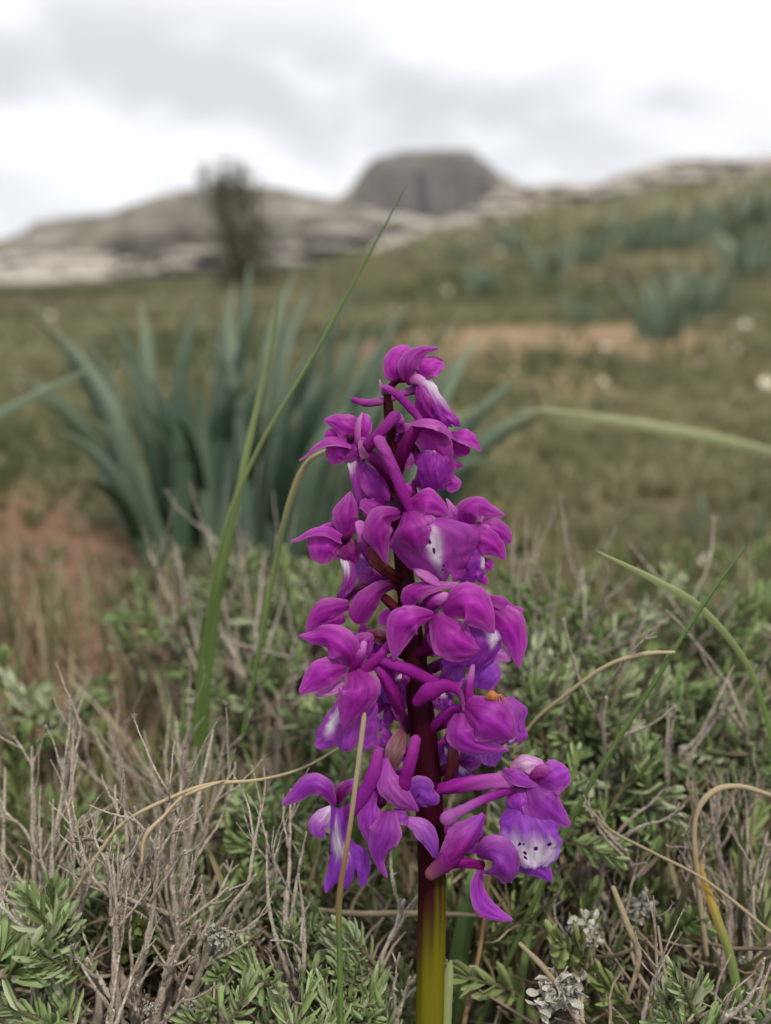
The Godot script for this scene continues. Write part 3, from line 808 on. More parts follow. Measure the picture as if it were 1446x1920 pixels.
	pet(f, "sepal", [984, 1454, 46, 1004, 1482, 66, 1034, 1510, 56, 1061, 1532, 40], [15, 32, 20, 3], 0.35)
	pet(f, "petal", [964, 1456, 42, 966, 1486, 56, 974, 1515, 44], [13, 24, 13], 0.5, Vector3(-0.2, 0, 1))
	lip(f, [[950, 1494, 34, 1000, 1500, 46, 10], [934, 1514, 40, 1024, 1516, 58, 18], [930, 1540, 46, 1036, 1538, 62, 22], [932, 1566, 50, 1040, 1562, 58, 20], [952, 1592, 50, 1032, 1588, 50, 14], [964, 1608, 44, 1022, 1602, 40, 8]], [0.46, 0.72, 0.56, 0.36], "lip_dots", 0.1, VIOLET)
	pet(f, "lip", [972, 1594, 38, 992, 1606, 44, 1012, 1622, 38, 1027, 1640, 28], [14, 22, 14, 4], 0.4, Vector3(-0.2, -0.1, 1), [vi.lerp(DEEP, 0.2), vi])
	pet(f, "lip", [962, 1596, 36, 974, 1610, 40, 988, 1622, 32], [8, 12, 4], 0.4, Vector3(-0.2, -0.1, 1), [vi.lerp(DEEP, 0.2), vi])

	# lowest flower, hanging low on the right of the stem
	f = flower()
	rod(f, "spur", [880, 1538, 44, 860, 1560, 52, 834, 1588, 56, 806, 1612, 56], [12, 17, 20, 17], [MAGENTA.lerp(DEEP, 0.3), MAGENTA.lerp(DEEP, 0.3), MAGENTA.lerp(MAROON, 0.4), Color(0.26, 0.11, 0.11)])
	pet(f, "sepal", [822, 1600, 58, 848, 1574, 70, 872, 1545, 68, 900, 1512, 48], [10, 21, 25, 6], 0.75, Vector3(0.3, 0.1, 1), [MAGENTA.lerp(MAROON, 0.4), MAGENTA.lerp(DEEP, 0.35), hue(1520)])
	pet(f, "sepal", [904, 1512, 38, 890, 1534, 50, 880, 1562, 46, 886, 1584, 38], [5, 15, 16, 6], 0.4, Vector3(0.2, 0, 1), [hue(1500), hue(1500).lerp(DEEP, 0.3)])
	rod(f, "ovary", [826, 1606, 44, 862, 1596, 46, 898, 1602, 42], [9, 11, 8], [MAROON, MAGENTA.lerp(DEEP, 0.7), DEEP])
	pet(f, "petal", [890, 1586, 44, 916, 1574, 78, 936, 1596, 80, 950, 1626, 58], [12, 29, 31, 14], 0.6, Vector3(0, 0.1, 1))
	pet(f, "petal", [932, 1630, 52, 942, 1618, 60, 957, 1612, 52], [4, 11, 6], 0.5, up, [vi.lerp(PINK, 0.4), vi.lerp(PINK, 0.4)])
	pet(f, "sepal", [898, 1606, 42, 889, 1640, 54, 903, 1674, 52, 930, 1694, 44, 956, 1707, 34], [5, 11, 15, 9, 2], 0.35)

	# bottom middle flower
	f = flower()
	rod(f, "spur", [748, 1490, 48, 757, 1448, 60, 768, 1405, 68, 777, 1370, 62], [9, 14, 15, 15], sp)
	pet(f, "bract", [734, 1442, 16, 742, 1400, 26, 755, 1362, 16], [8, 16, 6], 0.4, Vector3(0, 0, 1), [Color(0.20, 0.05, 0.06), Color(0.36, 0.20, 0.20), Color(0.18, 0.04, 0.05)])
	pet(f, "sepal", [722, 1406, 46, 727, 1442, 68, 750, 1472, 66, 783, 1502, 50], [4, 19, 17, 3], 0.35, Vector3(-0.1, 0.2, 1), [hue(1350), hue(1350).lerp(PINK, 0.45), hue(1350)])
	rod(f, "column", [712, 1494, 48, 717, 1482, 56, 718, 1466, 52], [8, 9, 7], [DARK, DARK, DARK])
	pet(f, "sepal", [708, 1456, 46, 693, 1496, 62, 694, 1530, 62, 702, 1566, 52], [9, 17, 16, 6], 0.35)
	pet(f, "petal", [728, 1498, 60, 722, 1530, 80, 711, 1562, 74, 712, 1590, 64, 726, 1622, 52], [13, 25, 17, 8, 2], 0.35)
	pet(f, "petal", [736, 1500, 54, 758, 1508, 58, 766, 1514, 48], [6, 12, 5], 0.3, up)
	pet(f, "sepal", [754, 1516, 50, 784, 1524, 64, 805, 1550, 58, 816, 1590, 44], [4, 14, 14, 4], 0.35, Vector3(0.2, 0.3, 1), [PINK, vi.lerp(PINK, 0.3), vi])
	pet(f, "petal", [768, 1502, 22, 784, 1474, 32, 800, 1486, 32, 822, 1496, 24], [10, 24, 18, 8], 0.3, Vector3(0, 0, 1), [vi.lerp(DEEP, 0.2), vi])

	# bottom left flower, its lip hanging
	f = flower()
	rod(f, "spur", [642, 1514, 40, 672, 1488, 54, 700, 1435, 58, 709, 1396, 50], [16, 17, 15, 12], [MAGENTA.lerp(PINK, 0.2), MAGENTA.lerp(VIOLET, 0.3), MAGENTA.lerp(VIOLET, 0.2), MAGENTA.lerp(PINK, 0.2)])
	pet(f, "sepal", [630, 1496, 38, 616, 1460, 58, 590, 1453, 56, 560, 1476, 46, 533, 1496, 36], [5, 13, 17, 12, 2], 0.35)
	pet(f, "petal", [634, 1492, 38, 645, 1464, 48, 672, 1448, 40], [8, 11, 5], 0.5, up, [DARK, DEEP, hue(1450)])
	pet(f, "petal", [628, 1498, 36, 610, 1518, 46, 600, 1540, 44, 609, 1558, 34], [4, 15, 15, 3], 0.35, Vector3(-0.1, 0, 1), [WHITE_LIP, vi.lerp(PINK, 0.4), vi])
	lip(f, [[624, 1496, 40, 662, 1494, 44, 10], [622, 1532, 42, 656, 1532, 46, 14], [624, 1566, 38, 664, 1562, 42, 14], [620, 1596, 32, 688, 1580, 36, 16], [612, 1628, 26, 696, 1612, 28, 14], [606, 1664, 16, 692, 1652, 16, 6]], [0.36, 0.40, 0.30, 0.28], "petal", 0.3, VIOLET)

	# smaller florets tucked against the stem
	for s in [[722, 1325, -14, -1, 1.0], [846, 1232, -14, 1, 1.0], [862, 1432, -18, 1, 0.9], [742, 1452, -8, -1, 0.8], [700, 898, -18, -1, 0.8], [806, 968, -22, 1, 0.9], [712, 1078, -22, -1, 0.9], [800, 1130, -26, 1, 0.9], [700, 1200, -18, -1, 0.9], [860, 1345, -20, 1, 0.9], [822, 1282, 8, 1, 0.95], [832, 1395, -12, 1, 0.8], [738, 1392, -12, -1, 0.8], [752, 1255, 6, -1, 0.8], [812, 1190, 10, 1, 0.8], [778, 905, -14, 1, 0.9], [716, 1000, -10, -1, 0.8], [735, 800, -10, 1, 0.7]]:
		f = flower()
		var x: float = s[0]; var y: float = s[1]; var z: float = s[2]; var w: float = s[3]; var g: float = s[4]
		pet(f, "sepal", [x, y, z, x + w * 16 * g, y - 16 * g, z + 10, x + w * 24 * g, y - 36 * g, z + 4], [5 * g, 13 * g, 2], 0.35, Vector3(-0.3 * w, 0, 1))
		pet(f, "sepal", [x, y, z + 2, x + w * 26 * g, y - 2 * g, z + 14, x + w * 50 * g, y - 10 * g, z + 4], [6 * g, 14 * g, 2], 0.4, up)
		pet(f, "petal", [x, y + 2 * g, z + 4, x + w * 20 * g, y - 8 * g, z + 22, x + w * 34 * g, y + 4 * g, z + 18], [6 * g, 14 * g, 5 * g], 0.6, Vector3(0, 0.4, 1))
		pet(f, "sepal", [x, y + 2 * g, z + 4, x - w * 10 * g, y + 16 * g, z + 14, x - w * 6 * g, y + 38 * g, z + 8], [5 * g, 12 * g, 2], 0.35)
		lip(f, [[x + w * 4 * g - 9 * g, y + 8 * g, z + 2, x + w * 4 * g + 12 * g, y + 6 * g, z + 4, 3], [x + w * 8 * g - 20 * g, y + 28 * g, z + 4, x + w * 8 * g + 20 * g, y + 26 * g, z + 4, 8], [x + w * 10 * g - 18 * g, y + 50 * g, z, x + w * 10 * g + 18 * g, y + 48 * g, z, 4]], [0.5, 0.15, 0.4, 0.25], "petal", 0.25)
		rod(f, "ovary", [lerpf(x, 778.0, 0.8), y + 34 * g, -4, lerpf(x, 778.0, 0.4), y + 18 * g, z * 0.6, x, y, z], [8, 10, 7], ov)

	# flowers on the far side of the stem, seen only from the side
	for s in [[770, 1000, -34], [800, 1290, -36], [770, 1440, -36], [752, 1180, -34], [835, 1560, -34]]:
		f = flower()
		pet(f, "sepal", [s[0], s[1], s[2], s[0] - 22, s[1] - 12, s[2] - 30, s[0] - 40, s[1] + 2, s[2] - 44], [6, 18, 3], 0.3, Vector3(-0.4, 0.3, -1))
		pet(f, "sepal", [s[0], s[1], s[2], s[0] + 20, s[1] - 10, s[2] - 30, s[0] + 36, s[1] + 4, s[2] - 46], [6, 18, 3], 0.3, Vector3(0.4, 0.3, -1))
		pet(f, "petal", [s[0], s[1], s[2], s[0], s[1] - 16, s[2] - 34, s[0] + 4, s[1] - 6, s[2] - 56], [8, 22, 4], 0.5, Vector3(0, 0.6, -1))
		pet(f, "lip", [s[0], s[1] + 6, s[2] - 10, s[0], s[1] + 28, s[2] - 38, s[0], s[1] + 60, s[2] - 44], [8, 28, 20], 0.4, Vector3(0, 0.3, -1), [WHITE_LIP, vi, vi])
		rod(f, "ovary", [s[0], s[1] + 50, -4, s[0], s[1] + 20, s[2] * 0.6, s[0], s[1], s[2]], [9, 11, 8], ov)

func make_spider() -> void:
	var o := thing("spider", orchid.transform * q3([912, 1296, 72])[0], "tiny orange spider crouched on the large magenta petal right of the stem", "spider")
	o.basis = orchid.basis
	var sh := Shape.new()
	tube(sh, [Vector3(-0.0006, 0.0006, 0), Vector3(0.0, 0.0008, 0), Vector3(0.0006, 0.0006, 0)], [0.0007, 0.0011, 0.0008], [Color(0.42, 0.15, 0.05), Color(0.50, 0.22, 0.08)], 12, 8)
	part("abdomen", sh.mesh(M.fleshy), o)
	sh = Shape.new()
	tube(sh, [Vector3(0.0007, 0.0003, 0), Vector3(0.0013, 0.0002, 0), Vector3(0.0017, 0.0001, 0)], [0.0004, 0.0006, 0.0004], [Color(0.42, 0.16, 0.05), Color(0.36, 0.10, 0.06)], 10, 6)
	part("head", sh.mesh(M.fleshy), o)
	for k in 8:
		var s := -1.0 if k % 2 == 0 else 1.0
		var a := 0.35 * (int(k / 2) - 1.5)
		sh = Shape.new()
		var from := Vector3(0.0011, 0.0002, 0)
		var reach := Vector3(sin(a) * 0.0022 + 0.0006, 0, s * 0.0014)
		tube(sh, [from, from + reach * 0.5 + Vector3(0, 0.0008, 0), from + reach + Vector3(0, -0.0006, 0)], [0.00014, 0.00012, 0.00006], [Color(0.55, 0.22, 0.07), Color(0.45, 0.14, 0.08)], 6, 8)
		part("leg", sh.mesh(M.fleshy), o)

# ---------------------------------------------------------------- small leaved shrubs
func leaf_shape(length: float, w: float, curl: float, c: Color, tip: Color) -> Shape:
	var sh := Shape.new()
	var nu := 5
	var nv := 6
	for j in nv:
		var t := float(j) / (nv - 1)
		var half := w * (0.55 + 0.45 * smoothstep(0.0, 0.4, t)) * (sqrt(1.0 - pow(maxf(t - 0.72, 0.0) / 0.29, 2.0)))
		if j == 0: half = w * 0.4
		for k in nu:
			var u := 0.5 * k - 1.0
			var p := Vector3(half * u, length * t, curl * length * t * t - half * 0.75 * u * u + (0.0 if k != 2 else -half * 0.12))
			var col := c.lerp(tip, t * 0.6)
			if k == 2: col = col * 0.9
			sh.put(p, col, Vector2(0.5 + 0.5 * u, t))
	sh.quads(0, nu, nv)
	return sh

func leaf_spots(stem: Array, n_pairs: int, size: float) -> Array:            # transforms of the leaves of one shoot
	var out := []
	for k in n_pairs:
		var t := pow((k + 0.5) / n_pairs, 0.62)
		var p: Vector3 = cr(stem, t)
		var d: Vector3 = (cr(stem, minf(t + 0.05, 1.0)) - cr(stem, maxf(t - 0.05, 0.0))).normalized()
		var x := d.cross(Vector3(0.2, 0.1, 0.97)).normalized().rotated(d, k * 1.57 + rf(-0.4, 0.4))
		for s in [-1.0, 1.0]:
			var lean := lerpf(0.9, 0.22, t) + rf(-0.18, 0.18)
			var y: Vector3 = (d * cos(lean) + x * s * sin(lean)).normalized()
			var z: Vector3 = (d - y * d.dot(y)).normalized()
			var g := size * lerpf(0.8, 1.0, sin(PI * minf(t * 0.8 + 0.2, 1.0))) * rf(0.75, 1.2) * (0.75 if t > 0.94 else 1.0)
			out.append(Transform3D(Basis(y.cross(z), y, z).scaled_local(Vector3(g, g, g)), p))
	return out

func make_leaf_library() -> void:
	rng.seed = 33
	var greens := [Color(0.22, 0.32, 0.10), Color(0.30, 0.36, 0.18), Color(0.17, 0.27, 0.08), Color(0.36, 0.40, 0.25)]
	for k in 8:
		var c: Color = greens[k % 4]
		leaf_meshes.append(leaf_shape(1.0, rf(0.095, 0.12), rf(-0.18, 0.05), c * rf(0.85, 1.1), c.lerp(Color(0.43, 0.49, 0.29), 0.5)).mesh(M.leaf))
	for k in 9:                                                            # leafy shoots for the plants too far to tell leaves apart
		var sh := Shape.new()
		var l := 0.018 * rf(0.8, 1.3)
		var stem := [Vector3.ZERO, Vector3(rf(-0.002, 0.002), l * 0.5, rf(-0.002, 0.002)), Vector3(rf(-0.004, 0.004), l, rf(-0.004, 0.004))]
		tube(sh, stem, [0.0005, 0.0004, 0.0003], [Color(0.15, 0.12, 0.08), Color(0.14, 0.17, 0.08)], 4, 4)
		var g: Color = greens[k % 4]
		for x in leaf_spots(stem, 9, 0.0054):
			sh.join(leaf_shape(1.0, 0.14, rf(-0.2, 0.05), g * rf(0.8, 1.15), g.lerp(Color(0.43, 0.49, 0.29), 0.5)), x)
		spray_meshes.append(sh.mesh(M.leaf))

const WOOD := Color(0.34, 0.29, 0.24)
const WOOD_PALE := Color(0.66, 0.60, 0.53)

# tops: how many shoots round the middle of the crown, which stands at a place of the view
func shrub(px: float, py: float, d: float, spread: float, n: int, label: String, near: bool, seed_no: int, lean := Vector3.ZERO, size := 1.0, len := 0.02) -> void:
	rng.seed = seed_no
	var top := at(px, py, d)
	var base := on_ground(top.x, top.z)
	base.y -= 0.002
	var o := thing("thyme_shrub", base, label, "shrub", "low thyme shrubs round the orchid")
	var h := maxf(top.y - base.y, 0.012)
	var forks := []
	var nb := maxi(3, int(n / 4.0))
	for k in nb:
		var a := TAU * k / nb + rf(-0.4, 0.4)
		var r := spread * sqrt(rf(0.1, 1.0))
		var tip := Vector3(cos(a) * r, h * rf(0.5, 0.75), sin(a) * r) + lean * h
		var sh := Shape.new()
		tube(sh, [Vector3(cos(a), 0, sin(a)) * 0.002, tip * 0.4 + rvec(0.004), tip * 0.75 + rvec(0.003), tip], [0.0017, 0.0013, 0.001, 0.0007], [WOOD, WOOD_PALE.lerp(WOOD, rf(0, 1)), WOOD], 6, 9, 0.5)
		part("branch", sh.mesh(M.bark), o)
		forks.append(tip)
	for k in (1 if near else 2):                                           # dead twigs left standing among the shoots
		var sh := Shape.new()
		var a := rf(0, TAU)
		var from: Vector3 = forks[k % nb]
		twig(sh, from * 0.7, (Vector3(cos(a) * spread, h * 0.5, sin(a) * spread) + lean * h).normalized(), 0.0007, h * rf(0.35, 0.6), 1, rf(0.2, 0.9))
		part("dead_twig", sh.mesh(M.bark), o)
	if not near: n = int(n * 0.72)
	for k in n:
		var from: Vector3 = forks[k % nb]
		var a := rf(0, TAU)
		var r := spread * sqrt(rf(0.0, 1.0))
		var l := len * rf(0.7, 1.3)
		var tip := Vector3(cos(a) * r, h * (1.0 - 0.35 * (r / spread) * (r / spread)) * rf(0.86, 1.05), sin(a) * r) + lean * h
		var foot := from.lerp(tip, 0.25)
		if (tip - from).length() > l: foot = tip - (tip - from).normalized() * l
		var stem := [foot, foot.lerp(tip, 0.5) + rvec(0.0012), tip + Vector3(0, 0.002, 0)]
		var sh := Shape.new()
		tube(sh, [from] + stem, [0.0007, 0.0006, 0.00055, 0.0004], [WOOD, Color(0.20, 0.17, 0.11), Color(0.16, 0.19, 0.09)], 5, 8, 0.3)
		var s := part("shoot", sh.mesh(M.bark), o)
		if near:
			for x in leaf_spots(stem, 11 + rng.randi() % 4, 0.0052 * size):
				part("leaf", leaf_meshes[rng.randi() % 8], s, x)
		else:
			var dir := (tip - foot).normalized()
			var side := dir.cross(Vector3(rf(-1, 1), 0.1, rf(-1, 1))).normalized()
			var g := (tip - foot).length() / 0.018
			g = maxf(g, 0.8)
			part("leaves", spray_meshes[rng.randi() % 9], s, Transform3D(Basis(side, dir, side.cross(dir)) * Basis.from_scale(Vector3(size, g, size)), foot), "stuff")

func make_shrubs() -> void:
	# in focus, leaf by leaf
	var near := [
		[45, 1655, 0.142, 0.011, 9, "bright green thyme shoots at the lower left edge beside dead twigs", 1.2],
		[60, 1850, 0.138, 0.010, 7, "low green thyme tuft in the lower left corner under the bright shoots", 1.0],
		[470, 1800, 0.145, 0.014, 12, "grey green thyme clump right of the forked dead trunk", 1.0],
		[600, 1720, 0.158, 0.014, 13, "dense grey green thyme just left of the orchid stem", 1.0],
		[668, 1810, 0.152, 0.008, 9, "small thyme tuft pressed against the left of the orchid stem foot", 0.95],
		[560, 1890, 0.138, 0.014, 10, "silvery thyme mound at the bottom edge left of the orchid", 1.0],
		[1300, 1800, 0.142, 0.006, 5, "lone upright green thyme sprig on bare stems, bottom right", 0.95],
		[1410, 1870, 0.142, 0.009, 6, "green thyme tuft at the lower right corner", 1.0],
	]
	for k in near.size():
		var s = near[k]
		shrub(s[0], s[1], s[2], s[3], s[4], s[5], true, 700 + k, Vector3.ZERO, s[6])
	# behind the orchid, a little out of focus
	var back := [
		[300, 1095, 0.265, 0.020, 26, "blurred thyme mound below the left end of the iris fan"],
		[420, 1060, 0.270, 0.020, 26, "blurred thyme mound right under the middle of the iris clump"],
		[540, 1075, 0.255, 0.019, 26, "blurred thyme mound behind the left flowers of the orchid"],
		[620, 1120, 0.245, 0.016, 22, "thyme tuft peeping out behind the orchid's left flowers"],
		[470, 1230, 0.235, 0.020, 22, "dull thyme patch behind the tall left grass blade"],
		[600, 1330, 0.215, 0.018, 22, "thyme patch behind the large left orchid flower"],
		[950, 1060, 0.235, 0.016, 24, "upright thyme tuft right behind the orchid's upper right flowers"],
		[1040, 1105, 0.225, 0.018, 28, "thyme mound below the tip of the broad grass blade"],
		[1150, 1150, 0.228, 0.019, 28, "thyme mound under the middle of the broad grass blade"],
		[1270, 1100, 0.245, 0.019, 26, "thyme mound behind the crossing of the two grass blades"],
		[1400, 1130, 0.235, 0.019, 28, "thyme mound at the right edge inside the bent grass blade"],
		[1010, 1250, 0.200, 0.015, 26, "thyme bush beside the orchid's right middle flowers"],
		[1130, 1290, 0.200, 0.016, 28, "dark green thyme between the dry curved straw and the orchid"],
		[1260, 1270, 0.205, 0.017, 28, "thyme crossed by the slanting dark grass stalk"],
		[1385, 1300, 0.200, 0.016, 28, "thyme in the crook of the bent grass blade"],
		[1060, 1420, 0.185, 0.015, 24, "thyme right of the spotted white lip flower"],
		[1190, 1430, 0.185, 0.015, 22, "thyme left of the dry straw hoop"],
		[80, 1290, 0.24, 0.020, 18, "blurred thyme at the left edge beyond the dead twigs"],
		[230, 1620, 0.180, 0.015, 22, "green thyme behind the forked dead trunk"],
		[390, 1660, 0.172, 0.014, 20, "green thyme between the forked dead trunk and the pale bare twigs"],
		[110, 1680, 0.172, 0.014, 18, "green thyme behind the bright shoots at the lower left"],
		[500, 1500, 0.195, 0.016, 20, "green thyme under the tip of the lowest left flower"],
	]
	for k in back.size():
		var s = back[k]
		shrub(s[0], s[1] - 12, s[2], s[3], s[4], s[5], false, 800 + k, Vector3.ZERO, 1.0, 0.022)
	# the low mat between them
	rng.seed = 61
	var mm := MultiMesh.new()
	mm.transform_format = MultiMesh.TRANSFORM_3D
	mm.use_colors = true
	mm.mesh = spray_meshes[2]
	mm.instance_count = 820
	for k in 820:
		var s := rf(0.13, 0.36)
		var x := rf(-0.62, 0.62) * s
		if k >= 420:                                                       # and on beyond both sides of the view
			s = rf(0.09, 0.4)
			x = rf(0.62, 1.7) * s * (1.0 if rng.randf() < 0.5 else -1.0)
		while soil_at(x, -s) > 0.45:
			s = rf(0.13, 0.36)
			x = rf(-0.62, 0.62) * s
		var b := Basis(Vector3(1, 0, 0), rf(-0.7, 0.7)) * Basis(Vector3(0, 0, 1), rf(-0.7, 0.7)) * Basis(Vector3.UP, rf(0, TAU))
		mm.set_instance_transform(k, Transform3D(b.scaled(Vector3.ONE * rf(0.8, 1.5)), on_ground(x, -s) + Vector3(0, rf(0.0, 0.018), 0)))
		var g := rf(0.6, 1.05)
		mm.set_instance_color(k, Color(g * rf(0.95, 1.2), g, g * rf(0.8, 1.0)))
	var mi := MultiMeshInstance3D.new()
	mi.name = "thyme_ground_cover"
	mi.multimesh = mm
	add_child(mi)
	tag(mi, "low green thyme mat covering the ground round the orchid", "ground cover", "", "stuff")

# ---------------------------------------------------------------- dead twiggy shrubs
func twig(sh: Shape, p: Vector3, d: Vector3, r: float, l: float, depth: int, pale: float) -> void:
	var pts := [p]
	var rad := [r]
	var q := p
	var dir := d
	var n := 5
	for k in n:
		dir = (dir + rvec(0.20) + Vector3(0, 0.10, 0)).normalized()
		q += dir * l / n
		pts.append(q)
		rad.append(r * lerpf(1.0, 0.4 if depth == 0 else 0.6, float(k + 1) / n) * rf(0.8, 1.25))
	var c := WOOD.lerp(WOOD_PALE, clampf(pale + 0.08 + rf(-0.3, 0.3), 0, 1))
	tube(sh, pts, rad, [c * rf(0.75, 1.0), c, c.lerp(WOOD_PALE, 0.5)], 6, 18, 1.0)
	for k in 5:                                                            # knots and old leaf stubs
		var t := rf(0.15, 0.95)
		var b: Vector3 = cr(pts, t)
		var e := (dir + rvec(1.1)).normalized()
		tube(sh, [b, b + e * r * rf(1.5, 3.0)], [r * 0.55, r * 0.2], [c, c * 0.8], 5, 2, 0.5)
	if depth > 0:
		var m := 2 + rng.randi() % 2
		for k in m:
			var t := lerpf(0.45, 1.0, (k + 0.6) / m)
			var b: Vector3 = cr(pts, t)
			var side := dir.cross(Vector3(rf(-1, 1), rf(-0.3, 0.3), rf(-1, 1))).normalized()
			twig(sh, b, (dir + side * rf(0.35, 0.75)).normalized(), r * 0.66, l * rf(0.6, 0.9), depth - 1, pale + 0.12)
	elif rng.randf() < 0.4:                                                # withered calyces at the tips
		for k in 4:
			tube(sh, [q, q + (dir + rvec(0.7)).normalized() * r * 5.0], [r * 0.6, r * 0.35], [c * 0.7, c * 0.6], 5, 2, 0.5)

func dead_shrub(px: float, py: float, d: float, stems: Array, r: float, label: String, seed_no: int, pale := 0.35, lichen := 0) -> void:
	rng.seed = seed_no
	var root := at(px, py, d)
	var base := on_ground(root.x, root.z)
	var o := thing("dead_shrub", base, label, "dead shrub", "dead twiggy shrubs round the orchid")
	r *= 0.78
	for s in stems:                                                        # [tip x, tip y, depth, fork depth]
		var tip := at(s[0], s[1], s[2]) - base
		var sh := Shape.new()
		var start := (root - base) * 0.25 + Vector3(rf(-0.002, 0.002), 0, rf(-0.002, 0.002))
		var mid := start.lerp(tip, 0.5) + rvec(0.0035)
		var c := WOOD.lerp(WOOD_PALE, clampf(pale + rf(-0.3, 0.3), 0, 1))
		tube(sh, [start - Vector3(0, 0.004, 0), start.lerp(mid, 0.5) + rvec(0.002), mid, mid.lerp(tip, 0.5) + rvec(0.002), tip], [r, r * 0.75, r * 0.52, r * 0.34, r * 0.15], [c * 0.85, c, c.lerp(WOOD_PALE, 0.4)], 10, 44, 1.1)
		for k in 5 + s[3] * 2:
			var t := rf(0.3, 0.95)
			var b: Vector3 = [start, mid, tip][0].lerp(mid, minf(t * 2.0, 1.0)) if t < 0.5 else mid.lerp(tip, t * 2.0 - 1.0)
			var dir := ((tip - start).normalized() + rvec(0.75)).normalized()
			twig(sh, b, dir, r * lerpf(0.40, 0.20, t), (tip - start).length() * rf(0.12, 0.28), s[3], pale)
		part("branch", sh.mesh(M.bark), o)
	for k in lichen:
		var s = stems[rng.randi() % stems.size()]
		var p := ((root - base) * 0.25).lerp(at(s[0], s[1], s[2]) - base, rf(0.15, 0.5)) + Vector3(0, 0, 0.0012) + rvec(0.0015)
		part("lichen", lichen_shape(0.0016 * rf(0.7, 1.3)).mesh(M.lichen), o, Transform3D(Basis(), p))

func lichen_shape(size: float) -> Shape:
	var sh := Shape.new()
	for k in 70:
		var a := rvec(1.0).normalized()
		a.z = absf(a.z)
		var p := a * size * rf(0.1, 0.8)
		blade(sh, [p, p + a * size * 0.25, p + (a + rvec(0.9)).normalized() * size * 0.5], [size * 0.07, size * 0.13, size * 0.12], rvec(1.0).normalized(), 0.6, [Color(0.38, 0.37, 0.31), Color(0.56, 0.56, 0.50)], 4, 5, 0.9)
	return sh

func make_dead_shrubs() -> void:
	dead_shrub(255, 2010, 0.150, [[235, 1520, 0.160, 1], [300, 1560, 0.150, 1], [345, 1440, 0.165, 1], [400, 1370, 0.172, 1], [200, 1600, 0.148, 1], [480, 1640, 0.150, 1], [360, 1620, 0.146, 1]], 0.0020, "thick forked dead trunk with pale lichen at the lower left", 910, 0.3, 9)
	dead_shrub(60, 1990, 0.155, [[60, 1400, 0.175, 1], [130, 1410, 0.172, 1], [10, 1440, 0.178, 1], [160, 1560, 0.155, 1], [100, 1500, 0.165, 1]], 0.0016, "thin dead upright twigs at the left edge behind the green shoots", 911, 0.45, 2)
	dead_shrub(330, 1900, 0.185, [[270, 1370, 0.195, 1], [330, 1345, 0.195, 1], [215, 1395, 0.2, 1], [420, 1390, 0.19, 1], [380, 1450, 0.185, 1]], 0.0014, "tall bristling dead twigs behind the forked trunk", 912, 0.5)
	dead_shrub(520, 1960, 0.158, [[575, 1560, 0.160, 0], [545, 1480, 0.165, 0], [500, 1560, 0.158, 1], [560, 1640, 0.152, 0]], 0.0013, "pale bare twigs standing left of the hanging lip of the lowest left flower", 913, 0.8)
	dead_shrub(500, 1500, 0.235, [[390, 990, 0.26, 0], [450, 1010, 0.262, 0], [280, 1030, 0.27, 0], [330, 1040, 0.265, 0], [520, 1000, 0.26, 0]], 0.0016, "blurred dead stalks rising through the thyme under the irises", 914, 0.4)
	dead_shrub(560, 1560, 0.22, [[480, 1240, 0.235, 1], [520, 1300, 0.225, 0], [430, 1210, 0.24, 0]], 0.0022, "stout blurred dead branch behind the left grass blades", 915, 0.55)
	dead_shrub(940, 1400, 0.22, [[985, 965, 0.24, 0], [1010, 985, 0.238, 0], [1050, 1050, 0.232, 0], [965, 1010, 0.24, 0]], 0.0013, "brown dead stalks rising right of the upper orchid flowers", 916, 0.35)
	dead_shrub(1380, 1960, 0.165, [[1330, 1480, 0.185, 1], [1400, 1500, 0.18, 1], [1440, 1560, 0.172, 1], [1290, 1600, 0.17, 1]], 0.0015, "tangled grey dead twigs inside the dry straw hoop", 917, 0.35, 3)
	dead_shrub(1250, 2000, 0.148, [[1225, 1680, 0.150, 0], [1370, 1790, 0.146, 0], [1255, 1760, 0.146, 0]], 0.0010, "two thin brown dead stems beside the lone thyme sprig", 918, 0.4)
	dead_shrub(1080, 1950, 0.170, [[1010, 1600, 0.185, 1], [1130, 1620, 0.182, 1], [1180, 1690, 0.172, 1], [1040, 1720, 0.17, 1]], 0.0014, "dark dead twigs in the litter right of the orchid stem", 919, 0.2, 3)
	rng.seed = 77
	for s in [[1045, 1850, 0.150, 0.0042, "large crusty grey lichen clump on the litter right of the stem"], [1085, 1740, 0.165, 0.0034, "pale grey lichen tuft above the larger lichen clump"], [1195, 1690, 0.175, 0.0028, "small grey lichen tuft under the straw hoop"], [410, 1745, 0.150, 0.0020, "small white lichen rosette by the forked dead trunk"]]:
		tag(part("lichen", lichen_shape(s[3] * 1.35).mesh(M.lichen), self, Transform3D(Basis(), at(s[0], s[1], s[2]))), s[4], "lichen", "lichen tufts on the litter")

# ---------------------------------------------------------------- grass blades, straws, litter
const GREEN := Color(0.115, 0.19, 0.05)
const STRAW := Color(0.42, 0.34, 0.21)

func grass_thing(called: String, pts: Array, w: Array, cols: Array, label: String, category: String, cup := 0.5, facing := Vector3(0, 0, 1), mat := "grass_blade") -> void:
	var p := []
	for k in range(0, pts.size(), 3):
		p.append(at(pts[k], pts[k + 1], pts[k + 2]))
	var base: Vector3 = p[0]
	var o := []
	for x in p: o.append(x - base)
	var ww := []
	for k in w.size():
		ww.append(w[k] * 0.155 / F)
	var sh := Shape.new()
	blade(sh, o, ww, (eye_basis * facing).normalized(), cup, cols, 7, 46, 0.12)
	tag(part(called, sh.mesh(M[mat]), self, Transform3D(Basis(), base)), label, category)

